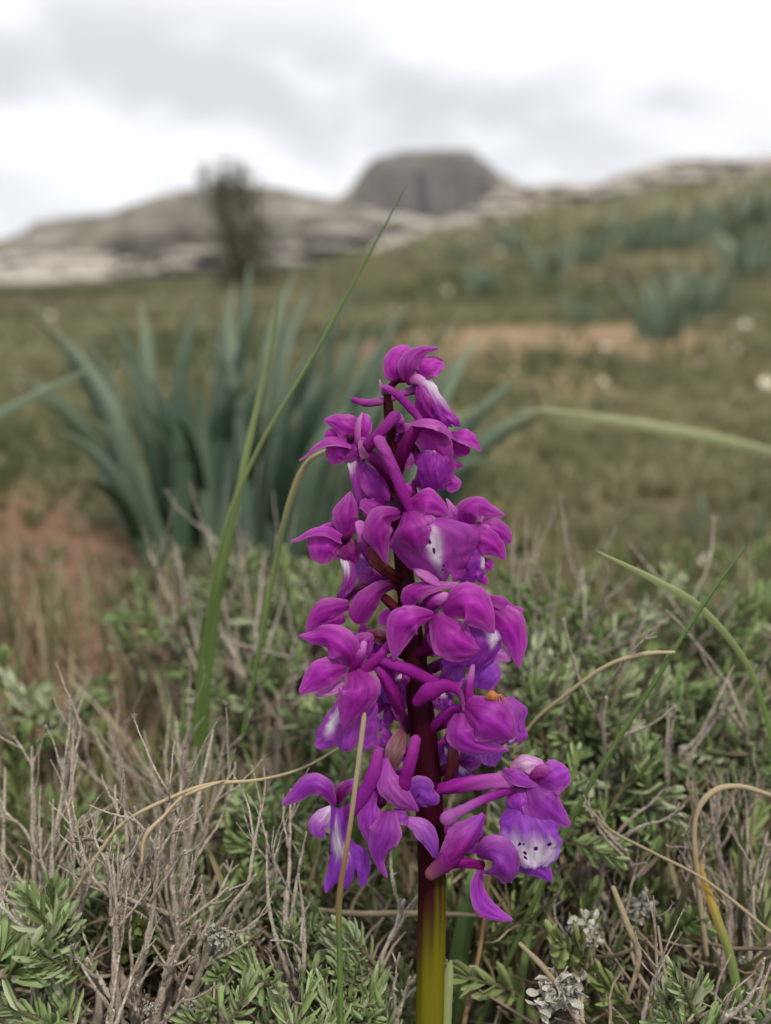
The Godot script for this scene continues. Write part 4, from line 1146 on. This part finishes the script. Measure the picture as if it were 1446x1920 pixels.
func straw_thing(called: String, pts: Array, r: Array, cols: Array, label: String, category := "straw") -> void:
	var p := []
	for k in range(0, pts.size(), 3):
		p.append(at(pts[k], pts[k + 1], pts[k + 2]))
	var base: Vector3 = p[0]
	var o := []
	for k in p.size(): o.append(p[k] - base + (rvec(0.0005) if k > 0 and k < p.size() - 1 else Vector3.ZERO))
	var rr := []
	for x in r: rr.append(x * 0.145 / F * rf(0.8, 1.15))
	var sh := Shape.new()
	tube(sh, o, rr, cols, 8, 40, 0.25)
	tag(part(called, sh.mesh(M.straw), self, Transform3D(Basis(), base)), label, category)

func make_grasses() -> void:
	rng.seed = 21
	var g := GREEN
	var pale := Color(0.20, 0.25, 0.10)
	grass_thing("grass_blade", [355, 1520, 0.205, 375, 1290, 0.20, 412, 1030, 0.19, 480, 850, 0.185, 580, 680, 0.18, 680, 500, 0.176, 765, 342, 0.172], [4, 5.5, 6, 5, 4, 3, 1], [g, g, pale * 0.9, g, g * 0.85], "long thin green grass blade slanting up to the sky", "grass blade")
	grass_thing("grass_blade", [375, 1510, 0.215, 385, 1300, 0.21, 412, 1100, 0.205, 445, 930, 0.2, 482, 760, 0.198, 510, 640, 0.195, 527, 530, 0.192], [10, 12, 11, 9, 7, 5, 2], [g * 0.9, g, pale, pale * 0.9], "broad upright green grass blade left of the orchid", "grass blade")
	grass_thing("grass_blade", [365, 1530, 0.21, 368, 1400, 0.21, 372, 1270, 0.205, 380, 1140, 0.2], [8, 8, 6, 2], [g * 0.9, g], "short green grass blade at the foot of the broad upright one", "grass blade")
	grass_thing("grass_blade", [340, 1400, 0.20, 342, 1340, 0.198, 352, 1260, 0.195], [3, 4, 1], [g, pale], "tiny grass blade among the dead twig tips", "grass blade")
	grass_thing("grass_blade", [450, 1400, 0.185, 478, 1260, 0.182, 512, 1080, 0.178, 540, 950, 0.172, 572, 872, 0.168, 612, 844, 0.163], [4, 5, 6, 6, 6, 4], [g * 0.8, g, pale, Color(0.36, 0.28, 0.16), STRAW], "green grass blade with a dry tip bowed over behind the upper left flower", "grass blade")
	grass_thing("grass_blade", [1470, 1480, 0.172, 1440, 1345, 0.170, 1402, 1240, 0.168, 1320, 1140, 0.166, 1230, 1085, 0.164, 1118, 1032, 0.162], [6, 7, 8, 10, 9, 2], [g, g * 1.1, pale, pale, Color(0.26, 0.30, 0.13)], "broad bent grass blade arching in from the right edge", "grass blade", 0.7, Vector3(0.2, 0.5, 0.8))
	grass_thing("grass_blade", [880, 1960, 0.172, 960, 1790, 0.170, 1040, 1610, 0.168, 1110, 1470, 0.166, 1210, 1310, 0.164, 1320, 1135, 0.162, 1405, 1018, 0.160], [6, 6, 5.5, 5, 5, 4.5, 1], [g * 0.7, g * 0.75, g * 0.8], "dark green grass stalk slanting up across the right side", "grass blade", 0.9)
	grass_thing("grass_blade", [970, 1960, 0.165, 985, 1800, 0.17, 1010, 1680, 0.175, 1030, 1590, 0.18], [7, 8, 6, 2], [g * 0.8, g], "short green blade right of the hanging sepal", "grass blade")
	grass_thing("grass_blade", [850, 1960, 0.175, 862, 1800, 0.175, 880, 1690, 0.178, 898, 1600, 0.182], [20, 20, 16, 8], [g * 0.75, g * 0.9, g], "wide blurred green leaf just right of the orchid stem", "leaf")
	grass_thing("grass_blade", [720, 1760, 0.19, 735, 1640, 0.192, 760, 1520, 0.195], [8, 9, 3], [g * 0.8, g], "green blade behind the bottom middle flower", "grass blade")
	grass_thing("grass_blade", [1400, 1960, 0.155, 1375, 1810, 0.158, 1345, 1720, 0.16, 1318, 1640, 0.162, 1305, 1590, 0.163], [8, 9, 9, 6, 3], [g, Color(0.17, 0.21, 0.06), Color(0.42, 0.27, 0.05), Color(0.25, 0.12, 0.05)], "green blade with a yellowed scorched tip under the straw hoop", "grass blade")
	grass_thing("grass_blade", [835, 1960, 0.149, 838, 1890, 0.149, 842, 1830, 0.149, 846, 1800, 0.149], [9, 10, 8, 2], [Color(0.24, 0.28, 0.12), Color(0.3, 0.33, 0.17)], "small pale leaf sheath hugging the orchid stem foot", "leaf")
	grass_thing("grass_blade", [1480, 850, 0.36, 1330, 815, 0.35, 1180, 788, 0.34, 1050, 770, 0.33, 960, 768, 0.325], [28, 31, 27, 17, 3], [Color(0.23, 0.26, 0.125), Color(0.26, 0.29, 0.14), Color(0.19, 0.22, 0.11)], "blurred wide pale leaf reaching in from the right edge", "leaf", 0.6, Vector3(0, 0.5, 0.8))
	grass_thing("grass_blade", [-60, 800, 0.38, 20, 758, 0.375, 100, 720, 0.37, 178, 688, 0.365], [38, 36, 24, 4], [Color(0.15, 0.21, 0.13), Color(0.17, 0.23, 0.14)], "blurred wide pale leaf reaching in from the left edge", "leaf", 0.6, Vector3(0, 0.5, 0.8))
	grass_thing("grass_blade", [640, 1960, 0.142, 637, 1800, 0.142, 636, 1690, 0.141, 655, 1560, 0.139, 672, 1430, 0.138, 684, 1336, 0.137], [5, 5, 5, 4, 4, 4], [g, g * 0.9, Color(0.30, 0.17, 0.08), STRAW, STRAW * 1.15], "green stalk dried to straw at its blunt top, crossing the lowest left flower", "grass stalk", 0.9)
	# dry straws
	straw_thing("dry_straw", [110, 1720, 0.150, 170, 1620, 0.150, 235, 1545, 0.151, 320, 1492, 0.152, 400, 1472, 0.153, 490, 1465, 0.155, 570, 1440, 0.165, 640, 1400, 0.175], [3, 4, 4, 4, 4, 3.5, 3, 2], [STRAW * 0.8, STRAW, STRAW * 0.9], "long dry straw arching over the dead twigs at the left")
	straw_thing("dry_straw", [266, 1618, 0.149, 275, 1570, 0.149, 305, 1525, 0.150, 350, 1490, 0.151, 420, 1464, 0.153], [3, 4, 4, 3.5, 2], [STRAW, STRAW * 1.05, STRAW * 0.9], "short curled dry straw branching under the long arched one")
	straw_thing("dry_straw", [960, 1420, 0.172, 1000, 1360, 0.17, 1060, 1302, 0.168, 1140, 1250, 0.165, 1210, 1230, 0.163, 1264, 1223, 0.162], [3, 3.5, 4, 4.5, 4.5, 3], [STRAW * 0.6, STRAW * 0.8, STRAW], "dry curved straw ending beside the slanting grass stalk")
	straw_thing("dry_straw", [1325, 1790, 0.16, 1310, 1650, 0.162, 1302, 1545, 0.163, 1328, 1488, 0.164, 1385, 1469, 0.165, 1470, 1500, 0.168], [5, 6, 6.5, 6.5, 6, 4], [STRAW * 0.6, STRAW * 0.8, STRAW * 0.85], "dry straw bent into a hoop at the right edge")
	straw_thing("dry_straw", [1110, 1520, 0.165, 1150, 1555, 0.164, 1230, 1600, 0.162, 1330, 1650, 0.160, 1460, 1760, 0.158], [2, 3, 3.5, 4, 4], [STRAW * 0.6, STRAW * 0.75], "dry straw lying aslant below the straw hoop")
	straw_thing("dry_straw", [870, 1920, 0.165, 895, 1790, 0.166, 912, 1690, 0.168, 922, 1600, 0.170], [5, 5, 4.5, 3], [Color(0.28, 0.17, 0.09), Color(0.34, 0.22, 0.12)], "reddish brown dry stem right of the orchid stem")
	straw_thing("dry_straw", [560, 1700, 0.17, 660, 1708, 0.172, 770, 1712, 0.174, 890, 1716, 0.176, 960, 1724, 0.178], [5, 6, 6, 5, 4], [STRAW * 0.7, STRAW * 0.8, STRAW * 0.6], "grey straw lying level behind the orchid stem")
	straw_thing("dry_straw", [1150, 1665, 0.16, 1175, 1730, 0.158, 1200, 1800, 0.156, 1175, 1880, 0.154], [6, 7, 6, 4], [STRAW * 0.75, STRAW * 0.65], "flattened brown straw folded over in the litter")
	straw_thing("dry_straw", [975, 1770, 0.155, 1020, 1810, 0.153, 1050, 1860, 0.151, 1090, 1930, 0.15], [4, 6, 6, 4], [STRAW * 0.7, STRAW * 0.6], "pale curled straw above the lichen clump")
	straw_thing("dry_straw", [735, 1680, 0.185, 700, 1760, 0.18, 670, 1850, 0.176], [3, 3.5, 3], [STRAW * 0.7, STRAW * 0.7], "thin dry straw behind the hanging lip of the lowest left flower")
	straw_thing("dry_straw", [760, 1640, 0.2, 720, 1560, 0.195, 740, 1370, 0.20], [3, 4, 3], [STRAW * 0.6, STRAW * 0.75], "pale bent straw behind the left of the stem")
	# loose litter: short dry bits on the ground
	rng.seed = 8
	var bit := Shape.new()
	tube(bit, [Vector3(-0.5, 0, 0), Vector3(-0.16, 0.04, 0.05), Vector3(0.05, 0.01, 0.02), Vector3(0.27, 0.03, -0.05), Vector3(0.5, 0.10, 0.02)], [0.010, 0.017, 0.016, 0.008], [Color(0.9, 0.9, 0.9), Color(1, 1, 1)], 5, 6, 0.3)
	var mm := MultiMesh.new()
	mm.transform_format = MultiMesh.TRANSFORM_3D
	mm.use_colors = true
	mm.mesh = bit.mesh(M.straw)
	mm.instance_count = 5000
	for k in 5000:
		var s := rf(0.115, 0.42) if k < 1900 else rf(0.115, 0.2)
		var x := rf(-0.62, 0.62) * s
		if k >= 3600:
			s = rf(0.07, 0.4)
			x = rf(0.6, 1.7) * s * (1.0 if rng.randf() < 0.5 else -1.0)
		if Vector2(x - 0.009, s - 0.125).length() < 0.022: x -= 0.03
		var lift := rf(0, 0.010) if k < 2500 else rf(0.0, 0.028)
		var b := Basis(Vector3.UP, rf(0, TAU)) * Basis(Vector3(0, 0, 1), rf(-0.9, 0.9))
		var l := rf(0.008, 0.028)
		mm.set_instance_transform(k, Transform3D(b.scaled(Vector3(l, l, l) * Vector3(1, 1, 1)), on_ground(x, -s) + Vector3(0, lift, 0)))
		mm.set_instance_color(k, Color(0.17, 0.125, 0.09).lerp(Color(0.52, 0.43, 0.31), pow(rng.randf(), 1.6)))
	var mi := MultiMeshInstance3D.new()
	mi.name = "dry_litter"
	mi.multimesh = mm
	add_child(mi)
	tag(mi, "brown litter of dry stems lying on the ground round the orchid", "litter", "", "stuff")
	# fine upright grass between the shrubs
	var fine := Shape.new()
	blade(fine, [Vector3.ZERO, Vector3(0.03, 0.5, 0.05), Vector3(0.14, 1.0, 0.16)], [0.018, 0.018, 0.003], Vector3(0, 0, 1), 0.4, [Color(0.8, 0.8, 0.8), Color(1, 1, 1)], 3, 7)
	mm = MultiMesh.new()
	mm.transform_format = MultiMesh.TRANSFORM_3D
	mm.use_colors = true
	mm.mesh = fine.mesh(M.grass_blade)
	mm.instance_count = 1500
	for k in 1500:
		var s := rf(0.14, 0.34)
		var x := rf(-0.6, 0.6) * s if k < 1000 else rf(0.6, 1.7) * s * (1.0 if k % 2 else -1.0)
		var b := Basis(Vector3.UP, rf(0, TAU)) * Basis(Vector3(1, 0, 0), rf(-0.5, 0.5))
		mm.set_instance_transform(k, Transform3D(b.scaled(Vector3.ONE * rf(0.025, 0.055)), on_ground(x, -s)))
		mm.set_instance_color(k, GREEN.lerp(STRAW, pow(rng.randf(), 0.7)) * rf(0.7, 1.1))
	mi = MultiMeshInstance3D.new()
	mi.name = "grass"
	mi.multimesh = mm
	add_child(mi)
	tag(mi, "thin short grass sprouting between the thyme shrubs", "grass", "", "stuff")

# ---------------------------------------------------------------- irises, asphodels, the meadow beyond
func sword(o: Node3D, called: String, base: Vector3, tip: Vector3, bow: Vector3, w: float, c: Color) -> void:
	var sh := Shape.new()
	var mid := base.lerp(tip, 0.55) + bow
	blade(sh, [base, base.lerp(mid, 0.5), mid, mid.lerp(tip, 0.55) + bow * 0.3, tip], [w * 0.75, w, w * 0.95, w * 0.6, w * 0.05], Vector3(rf(-0.7, 0.7), 0.1, 1).normalized(), rf(0.1, 0.35), [c * 0.8, c, c * 1.1, c.lerp(Color(0.30, 0.27, 0.13), rf(0.1, 0.4))], 7, 18, 0.05, Color(0, 0, 0, 0), rf(-0.6, 0.6))
	part(called, sh.mesh(M.iris_leaf), o)

func make_irises() -> void:
	rng.seed = 310
	var foot := ground_seen(450, 1085)
	var o := thing("iris_clump", foot, "large clump of blue green sword shaped iris leaves behind the orchid", "iris clump")
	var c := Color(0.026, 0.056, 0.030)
	# [base x, base y, tip x, tip y, depth at tip, half width, darkness]
	var leaves := [
		[285, 1085, 45, 735, 0.42, 15, 1.0], [300, 1080, 75, 600, 0.46, 14, 1.1], [300, 1070, 150, 610, 0.47, 15, 1.1], [310, 1075, 215, 650, 0.45, 15, 1.2], [320, 1060, 265, 560, 0.48, 16, 1.25],
		[330, 1065, 330, 640, 0.44, 17, 1.0], [345, 1070, 300, 830, 0.41, 19, 0.75], [350, 1060, 390, 545, 0.49, 16, 1.3], [370, 1060, 420, 600, 0.46, 18, 0.8], [380, 1050, 440, 520, 0.5, 17, 1.2],
		[400, 1060, 370, 690, 0.43, 18, 1.0], [410, 1060, 490, 560, 0.48, 18, 0.6], [420, 1050, 470, 480, 0.52, 15, 1.2], [440, 1055, 520, 640, 0.45, 19, 0.9], [450, 1050, 560, 500, 0.52, 17, 1.3],
		[460, 1060, 500, 720, 0.43, 20, 0.8], [480, 1060, 620, 600, 0.47, 18, 1.1], [490, 1050, 590, 530, 0.5, 17, 1.3], [500, 1060, 560, 760, 0.42, 20, 0.7], [510, 1060, 650, 690, 0.44, 18, 0.65],
		[520, 1055, 690, 520, 0.5, 17, 1.3], [530, 1060, 660, 760, 0.42, 18, 0.8], [540, 1055, 730, 590, 0.47, 17, 1.2], [560, 1060, 710, 640, 0.46, 17, 1.1], [640, 1060, 800, 620, 0.47, 16, 1.3],
		[680, 1060, 850, 600, 0.48, 16, 1.4], [700, 1060, 880, 660, 0.47, 16, 1.4], [760, 1060, 960, 740, 0.44, 15, 1.4], [780, 1060, 1010, 790, 0.42, 15, 1.3], [740, 1060, 895, 760, 0.44, 16, 1.2],
		[290, 1080, 110, 660, 0.48, 13, 1.3], [280, 1085, 10, 690, 0.43, 14, 1.0], [295, 1080, 30, 570, 0.47, 13, 1.2], [300, 1075, 90, 800, 0.41, 14, 0.8], [285, 1085, 150, 900, 0.40, 14, 0.9], [790, 1060, 1040, 760, 0.43, 14, 1.3], [770, 1060, 990, 700, 0.46, 14, 1.3], [340, 1070, 260, 690, 0.45, 15, 0.5], [450, 1060, 530, 800, 0.42, 16, 0.4], [400, 1060, 330, 780, 0.42, 15, 0.5], [315, 1070, 180, 560, 0.52, 13, 1.3], [355, 1060, 350, 590, 0.5, 14, 0.7], [395, 1060, 455, 680, 0.46, 15, 0.5], [445, 1055, 440, 590, 0.5, 14, 1.1], [475, 1055, 540, 570, 0.5, 14, 0.7],
		[505, 1055, 610, 640, 0.47, 14, 1.2], [535, 1055, 600, 690, 0.45, 15, 0.6], [550, 1055, 680, 600, 0.5, 14, 1.2], [575, 1055, 640, 540, 0.53, 13, 1.3], [590, 1055, 700, 720, 0.45, 15, 0.9], [655, 1055, 760, 700, 0.47, 14, 1.0], [720, 1055, 870, 580, 0.5, 14, 1.4], [690, 1055, 820, 680, 0.46, 16, 1.0], [740, 1055, 905, 620, 0.49, 15, 1.3], [660, 1055, 780, 780, 0.43, 16, 0.8], [700, 1055, 870, 790, 0.43, 15, 1.1], [770, 1055, 930, 860, 0.41, 15, 1.2], [330, 1060, 230, 720, 0.46, 14, 0.6],
		[330, 1080, 160, 780, 0.42, 15, 1.2], [430, 1060, 250, 760, 0.41, 15, 0.9], [600, 1060, 770, 560, 0.5, 15, 1.3], [360, 1060, 480, 700, 0.43, 16, 0.7], [470, 1060, 410, 640, 0.46, 16, 1.0],
	]
	for n in leaves.size():
		var l = leaves[n]
		var d: float = 0.44 + rf(-0.03, 0.03)
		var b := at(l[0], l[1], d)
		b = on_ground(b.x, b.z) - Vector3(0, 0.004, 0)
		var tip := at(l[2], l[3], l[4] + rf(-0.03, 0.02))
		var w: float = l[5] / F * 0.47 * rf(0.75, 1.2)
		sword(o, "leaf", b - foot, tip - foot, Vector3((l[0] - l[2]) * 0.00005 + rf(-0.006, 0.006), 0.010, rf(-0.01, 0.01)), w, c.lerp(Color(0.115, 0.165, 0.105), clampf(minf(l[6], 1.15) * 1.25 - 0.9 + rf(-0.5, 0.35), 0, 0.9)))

func clump(px: float, py: float, h_px: float, n: int, label: String, seed_no: int, c: Color) -> void:
	rng.seed = seed_no
	var p := ground_seen(px, py)
	var d := (p - eye).length()
	var h := h_px / F * d
	var o := thing("asphodel_clump", p, label, "asphodel clump", "blue green asphodel clumps on the meadow")
	for k in n:
		var a := TAU * k / n + rf(-0.3, 0.3)
		var out := Vector3(cos(a), 0, sin(a))
		var l := h * rf(0.7, 1.1)
		var tip := out * h * rf(0.3, 1.0) + Vector3(0, l, 0)
		sword(o, "leaf", out * h * rf(0.05, 0.45), tip, -out * h * 0.08, h * rf(0.035, 0.055), c * rf(0.85, 1.15))

func tuft_mesh(c: Color, n: int) -> ArrayMesh:
	var sh := Shape.new()
	for k in n:
		var a := rf(0, TAU)
		var out := Vector3(cos(a), 0, sin(a))
		var l := rf(0.5, 1.0)
		blade(sh, [out * 0.12, out * 0.2 + Vector3(0, l * 0.55, 0), out * rf(0.3, 0.7) + Vector3(0, l, 0)], [0.03, 0.03, 0.004], Vector3(rf(-1, 1), 0.2, rf(-1, 1)), 0.3, [c * 0.9, c * 1.1], 3, 4)
	return sh.mesh(M.grass_blade)

func scatter(called: String, label: String, mesh: Mesh, n: int, r0: float, r1: float, size0: float, size1: float, seed_no: int, cols: Array) -> void:
	rng.seed = seed_no
	var mm := MultiMesh.new()
	mm.transform_format = MultiMesh.TRANSFORM_3D
	mm.use_colors = true
	mm.mesh = mesh
	var at_t: Array[Transform3D] = []
	var at_c: Array[Color] = []
	var tries := 0
	var all := n + int(n * 0.55)
	while at_t.size() < all and tries < n * 6:
		tries += 1
		var r := r0 * pow(r1 / r0, rng.randf())
		var a := rf(-0.72, 0.72)
		if at_t.size() >= n: a = rf(0.72, 1.35) * (1.0 if rng.randf() < 0.5 else -1.0)
		var x := r * sin(a)
		var z := -r * cos(a)
		if rng.randf() < soil_at(x, z) * 0.92: continue
		var k := clampf(0.5 + 1.2 * nz.get_noise_2d(x / r * 55.0, log(r) * 40.0) + rf(-0.25, 0.25), 0, 1)
		var g := lerpf(size0, size1, clampf(log(r / r0) / log(r1 / r0), 0, 1)) * rf(0.6, 1.3)
		at_t.append(Transform3D(Basis(Vector3.UP, rf(0, TAU)).scaled(Vector3(g, g * rf(0.7, 1.2), g)), on_ground(x, z)))
		at_c.append((cols[0] as Color).lerp(cols[1], k) * rf(0.85, 1.15))
	mm.instance_count = at_t.size()
	for k in at_t.size():
		mm.set_instance_transform(k, at_t[k])
		mm.set_instance_color(k, at_c[k])
	var mi := MultiMeshInstance3D.new()
	mi.name = numbered(called)
	mi.multimesh = mm
	add_child(mi)
	tag(mi, label, "grass", "", "stuff")

func daisy(px: float, py: float, size_px: float, lift: float, label: String, seed_no: int, c := Color(0.55, 0.53, 0.45), eye_c := Color(0.6, 0.42, 0.04), called := "daisy") -> void:
	rng.seed = seed_no
	var g := ground_seen(px, py + 30)
	var d := (g - eye).length()
	var head := at(px, py, (eye_basis.inverse() * (g - eye)).z * -1.0)
	g = on_ground(head.x, head.z)
	var r := size_px / F * d
	if head.y < g.y + r: head.y = g.y + r
	var o := thing(called, g, label, called.replace("_", " "))
	var sh := Shape.new()
	tube(sh, [Vector3.ZERO, (head - g) * 0.5 + rvec(r * 0.2), head - g], [r * 0.12, r * 0.10, r * 0.10], [GREEN, GREEN], 5, 6)
	part("stalk", sh.mesh(M.leaf), o)
	for k in 11:
		var a := TAU * k / 11.0
		var out := Vector3(cos(a), 0.15, sin(a)).rotated(Vector3.RIGHT, 0.7)
		sh = Shape.new()
		blade(sh, [head - g, head - g + out * r * 0.6, head - g + out * r], [r * 0.12, r * 0.26, r * 0.14], Vector3(0, 0.7, 0.7), 0.3, [c, c], 4, 5)
		part("petal", sh.mesh(M.flower_white), o)
	sh = Shape.new()
	tube(sh, [head - g - Vector3(0, r * 0.05, -r * 0.05), head - g + Vector3(0, r * 0.16, r * 0.16)], [r * 0.3, r * 0.24], [eye_c, eye_c], 8, 3)
	part("disc", sh.mesh(M.flower_white), o)

func make_meadow() -> void:
	rng.seed = 5
	var tuft := tuft_mesh(Color(1, 1, 1), 11)
	var tuft2 := tuft_mesh(Color(1, 1, 1), 16)
	var olive := Color(0.105, 0.13, 0.05)
	var dry := Color(0.30, 0.28, 0.145)
	scatter("meadow_grass", "short olive grass growing behind the thyme shrubs", tuft, 5200, 0.36, 1.5, 0.014, 0.03, 71, [olive, dry])
	scatter("meadow_grass", "olive and straw coloured grass of the middle meadow", tuft2, 6500, 1.4, 7.0, 0.02, 0.085, 72, [olive, dry])
	scatter("meadow_grass", "coarse grass on the far slope", tuft2, 5500, 6.5, 48.0, 0.10, 0.36, 73, [olive, Color(0.27, 0.245, 0.14)])
	rng.seed = 6
	var seed_head := Shape.new()  # added to give soft bright bokeh dots in the meadow
	tube(seed_head, [Vector3(0, 0, 0), Vector3(0.01, 0.6, 0), Vector3(0, 1, 0)], [0.012, 0.01, 0.01], [Color(0.5, 0.45, 0.3)], 4, 4)
	tube(seed_head, [Vector3(0, 0.98, 0), Vector3(0, 1.08, 0), Vector3(0, 1.16, 0)], [0.04, 0.11, 0.05], [Color(1, 1, 1)], 6, 4)
	scatter("added_seed_heads", "tiny pale seed heads added as bokeh highlights in the meadow grass", seed_head.mesh(M.straw), 130, 0.7, 12.0, 0.010, 0.10, 74, [Color(0.5, 0.46, 0.34), Color(0.78, 0.74, 0.62)])
	var c := Color(0.145, 0.20, 0.14)
	clump(1240, 640, 110, 22, "asphodel clump standing tall right of the orange bare soil", 401, c)
	clump(1310, 610, 100, 20, "asphodel clump just right of the tall one by the bare soil", 402, c)
	clump(1090, 610, 62, 14, "small asphodel tuft on the orange bare soil", 403, c)
	clump(1030, 530, 72, 18, "asphodel clump uphill of the bare soil", 404, c)
	clump(1110, 500, 70, 18, "asphodel clump on the slope above the small tuft", 405, c)
	clump(1190, 480, 75, 18, "asphodel clump in the middle of the right slope", 406, c)
	clump(1280, 470, 85, 18, "asphodel clump high on the right slope", 407, c)
	clump(1360, 450, 80, 18, "asphodel clump near the right edge high on the slope", 408, c)
	clump(1430, 440, 90, 18, "asphodel clump cut by the right edge under the skyline", 409, c)
	clump(1400, 520, 90, 18, "asphodel clump near the right edge halfway down the slope", 410, c)
	clump(1320, 1035, 105, 4, "slender asphodel leaves standing behind the right thyme", 411, c)
	clump(1432, 1085, 130, 4, "tall blurred asphodel leaves at the right edge beside the daisy", 412, Color(0.09, 0.14, 0.07))
	clump(900, 560, 60, 14, "asphodel tuft behind the right iris leaves", 413, c)
	clump(960, 480, 55, 14, "asphodel tuft on the slope under the mesa's right end", 414, c)
	clump(860, 500, 50, 14, "asphodel tuft on the slope right of the scree", 415, c)
	# pale flowers that show as soft discs
	daisy(1330, 1056, 17, 0, "pinkish white daisy in front of the slender leaves at the right", 430, Color(0.8, 0.68, 0.62))
	daisy(1437, 718, 12, 0, "white daisy cut by the right edge above the wide pale leaf", 431)
	daisy(1136, 650, 7, 0, "white daisy on the edge of the bare soil", 432)
	daisy(1398, 608, 7, 0, "white daisy right of the tall asphodels", 433)
	daisy(1132, 714, 6, 0, "small daisy below the bare soil", 434)
	daisy(938, 472, 5, 0, "pale daisy up the slope behind the orchid", 435)
	daisy(840, 545, 5, 0, "pale daisy left of the bare soil", 436)
	daisy(1405, 1065, 12, 0, "dull pink daisy beside the tall blurred leaves at the right edge", 437, Color(0.55, 0.42, 0.34))
	daisy(96, 590, 5, 0, "pale daisy at the far left of the meadow", 438)
	var yellow := Color(0.62, 0.42, 0.03)
	daisy(562, 1425, 17, 0, "yellow flower in the thyme behind the large left orchid flower", 440, yellow, yellow * 0.8, "yellow_flower")
	daisy(768, 1610, 16, 0, "yellow flower pressed behind the left of the orchid stem", 441, yellow, yellow * 0.8, "yellow_flower")
	daisy(762, 1660, 15, 0, "lower yellow flower behind the left of the orchid stem", 442, yellow * 0.8, yellow * 0.6, "yellow_flower")
	daisy(632, 1116, 9, 0, "pale yellow flower behind the left lip of the orchid", 443, Color(0.7, 0.58, 0.2), yellow, "yellow_flower")

func make_tree() -> void:
	rng.seed = 90
	var d := 16.0
	var foot := at(450, 515, d)
	foot = on_ground(foot.x, foot.z)
	var o := thing("tree", foot, "lone dark thin crowned bush rising over the left meadow edge", "tree")
	var k := d / F
	var tr := Shape.new()
	var tips := []
	for s in 9:
		var tip := Vector3(rf(-45, 55), rf(110, 205), rf(-35, 35)) * k
		if s < 4: tip = Vector3(rf(-50, 10), rf(185, 215), rf(-20, 20)) * k
		tube(tr, [Vector3(rf(-4, 4), -6, 0) * k, tip * 0.4 + rvec(8) * k, tip * 0.75 + rvec(8) * k, tip], [5 * k, 3.2 * k, 2 * k, 1 * k], [Color(0.09, 0.075, 0.06), Color(0.11, 0.09, 0.07)], 6, 10)
		for q in 7: tips.append(tip * rf(0.35, 1.0) + rvec(14) * k)
	part("trunk", tr.mesh(M.bark), o)
	var cw := Shape.new()
	for q in 5200:
		var p: Vector3
		if q < 1900:                                                       # dense dark top
			var a := rvec(1.0)
			while a.length() > 1.0: a = rvec(1.0)
			p = Vector3(-16 + a.x * 58, 178 + a.y * 56, a.z * 50) * k
			if nz.get_noise_3d(p.x * 60.0, p.y * 60.0, p.z * 60.0) < -0.06: continue
		else:
			p = Vector3(rf(-46, 62), rf(0, 1) * rf(20, 170), rf(-45, 45)) * k if q % 3 else tips[rng.randi() % tips.size()] + rvec(26) * k
		var l := rf(4.0, 8.5) * k
		var dir := rvec(1.0).normalized()
		blade(cw, [p, p + dir * l * 0.5, p + dir * l], [l * 0.15, l * 0.35, l * 0.05], rvec(1.0).normalized(), 0.2, [(Color(0.085, 0.085, 0.045) if q < 1900 else Color(0.13, 0.115, 0.072)) * rf(0.7, 1.4)], 3, 3)
	part("crown", cw.mesh(M.leaf), o, Transform3D(), "stuff")

func _ready() -> void:
	# ------------------------------------------------ camera, sky, sun, exposure
	var cam := Camera3D.new()
	cam.name = "camera"
	var lens := CameraAttributesPhysical.new()
	lens.frustum_focal_length = 12.0 * F / 960.0
	lens.frustum_near = 0.02
	lens.frustum_far = 3000.0
	lens.frustum_focus_distance = 0.146
	lens.exposure_aperture = 5.6
	cam.attributes = lens
	cam.fov = rad_to_deg(2.0 * atan(960.0 / F))
	cam.near = 0.02
	cam.far = 3000.0
	cam.position = eye
	cam.basis = eye_basis
	add_child(cam)
	cam.current = true
	nz.seed = 3
	nz.frequency = 0.03
	nz.fractal_octaves = 3
	nz_fine.seed = 8
	nz_fine.frequency = 0.04
	nz_fine.fractal_octaves = 4
	var env := Environment.new()
	env.background_mode = Environment.BG_SKY
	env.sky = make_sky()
	env.tonemap_mode = Environment.TONE_MAPPER_LINEAR
	env.tonemap_exposure = 1.36
	env.fog_enabled = true
	env.fog_density = 0.00022
	env.fog_light_color = Color(0.86, 0.89, 0.93)
	env.sdfgi_enabled = true
	env.ssao_enabled = true
	env.ssil_enabled = true
	var we := WorldEnvironment.new()
	we.name = "environment"
	we.environment = env
	add_child(we)
	var sun := DirectionalLight3D.new()
	sun.name = "sun"
	sun.light_energy = 0.75
	sun.light_angular_distance = 4.0
	sun.light_color = Color(1.0, 0.96, 0.9)
	sun.shadow_enabled = true
	sun.rotation = Vector3(deg_to_rad(-62), deg_to_rad(28), 0)
	add_child(sun)
	# ------------------------------------------------ the place
	make_materials()
	make_ground()
	make_hills()
	make_rocks()
	make_tree()
	make_meadow()
	make_irises()
	make_leaf_library()
	make_shrubs()
	make_dead_shrubs()
	make_grasses()
	make_orchid()
	make_spider()
